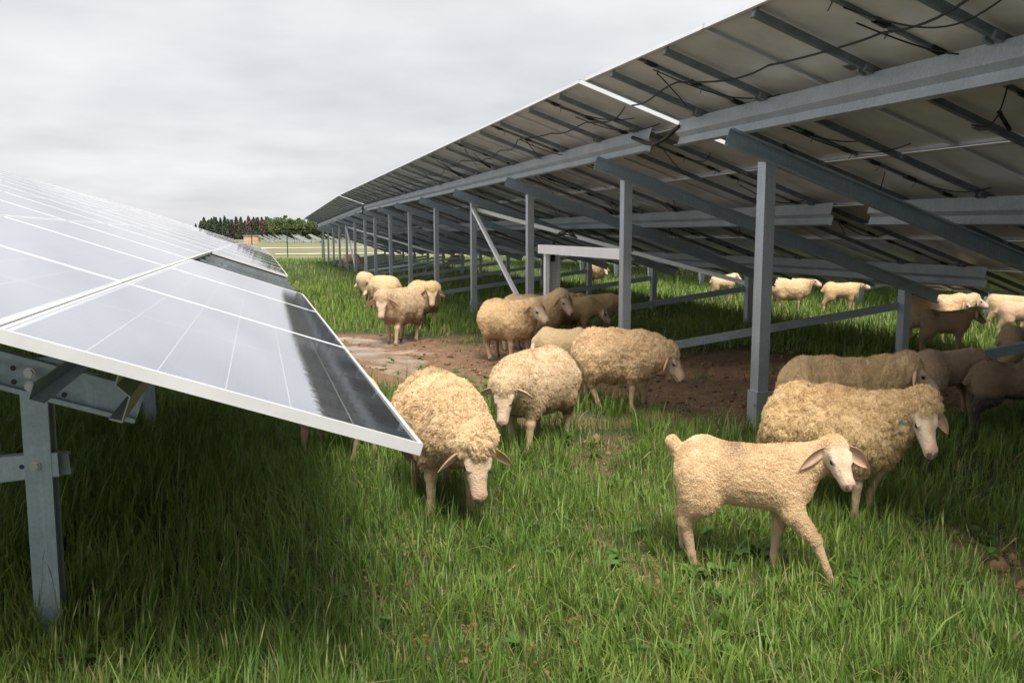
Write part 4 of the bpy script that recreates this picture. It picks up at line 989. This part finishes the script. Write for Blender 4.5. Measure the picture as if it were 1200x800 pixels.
w = bpy.data.worlds.new('World'); scene.world = w; w.use_nodes = True
nt = w.node_tree; N = nt.nodes; L = nt.links; bg = N['Background']
sky = N.new('ShaderNodeTexSky'); sky.sky_type = 'NISHITA'; sky.sun_disc = False; sky.sun_elevation = SUN_EL; sky.sun_rotation = SUN_AZ
tc = N.new('ShaderNodeTexCoord'); sp = N.new('ShaderNodeSeparateXYZ'); L.new(tc.outputs['Generated'], sp.inputs[0])
def mth(op, a, b=0.0, clamp=False):
    m = N.new('ShaderNodeMath'); m.operation = op; m.use_clamp = clamp
    for i, v in enumerate((a, b)):
        if isinstance(v, (int, float)): m.inputs[i].default_value = v
        else: L.new(v, m.inputs[i])
    return m.outputs[0]
zc = mth('ADD', mth('MAXIMUM', sp.outputs[2], 0.0), .16)
cb = N.new('ShaderNodeCombineXYZ'); L.new(mth('DIVIDE', sp.outputs[0], zc), cb.inputs[0]); L.new(mth('DIVIDE', sp.outputs[1], zc), cb.inputs[1])
def wn(sc, det, off):
    mp = N.new('ShaderNodeMapping'); mp.inputs['Location'].default_value = off; L.new(cb.outputs[0], mp.inputs[0])
    n = N.new('ShaderNodeTexNoise'); n.inputs['Scale'].default_value = sc; n.inputs['Detail'].default_value = det; n.inputs['Roughness'].default_value = .5; L.new(mp.outputs[0], n.inputs['Vector']); return n.outputs['Fac']
nA = wn(.55, 5, (3.1, 1.2, 0)); nB = wn(1.8, 5, (7.7, 2.2, 0))
cl = mth('ADD', mth('MULTIPLY', nA, .7), mth('MULTIPLY', nB, .3))
rp = N.new('ShaderNodeValToRGB'); e = rp.color_ramp.elements
e[0].position = .30; e[0].color = (3.7, 3.75, 3.9, 1); e[1].position = .66; e[1].color = (6.5, 6.5, 6.55, 1)
L.new(cl, rp.inputs[0])
# overcast dome: darker towards the horizon, brighter overhead
el = N.new('ShaderNodeValToRGB'); ee = el.color_ramp.elements
ee[0].position = 0; ee[0].color = (.86, .86, .875, 1); ee[1].position = 1.0; ee[1].color = (2.25, 2.2, 2.1, 1)
x = el.color_ramp.elements.new(.12); x.color = (.90, .90, .91, 1)
x = el.color_ramp.elements.new(.30); x.color = (1.02, 1.015, 1.01, 1)
L.new(sp.outputs[2], el.inputs[0])
mm = N.new('ShaderNodeMix'); mm.data_type = 'RGBA'; mm.blend_type = 'MULTIPLY'; mm.inputs[0].default_value = 1; L.new(rp.outputs[0], mm.inputs[6]); L.new(el.outputs[0], mm.inputs[7])
mx = N.new('ShaderNodeMix'); mx.data_type = 'RGBA'; mx.inputs[0].default_value = .93; L.new(sky.outputs[0], mx.inputs[6]); L.new(mm.outputs[2], mx.inputs[7])
L.new(mx.outputs[2], bg.inputs['Color']); bg.inputs['Strength'].default_value = .10

scene.view_settings.view_transform = 'Standard'; scene.view_settings.look = 'None'; scene.view_settings.gamma = 1; scene.view_settings.exposure = 0.72
scene.render.engine = 'CYCLES'
cy = scene.cycles
cy.use_denoising = True
try: cy.denoiser = 'OPENIMAGEDENOISE'
except Exception: pass
cy.max_bounces = 6; cy.diffuse_bounces = 4; cy.glossy_bounces = 3; cy.transmission_bounces = 3; cy.transparent_max_bounces = 6
cy.sample_clamp_indirect = 6; cy.use_adaptive_sampling = True; cy.adaptive_threshold = .02
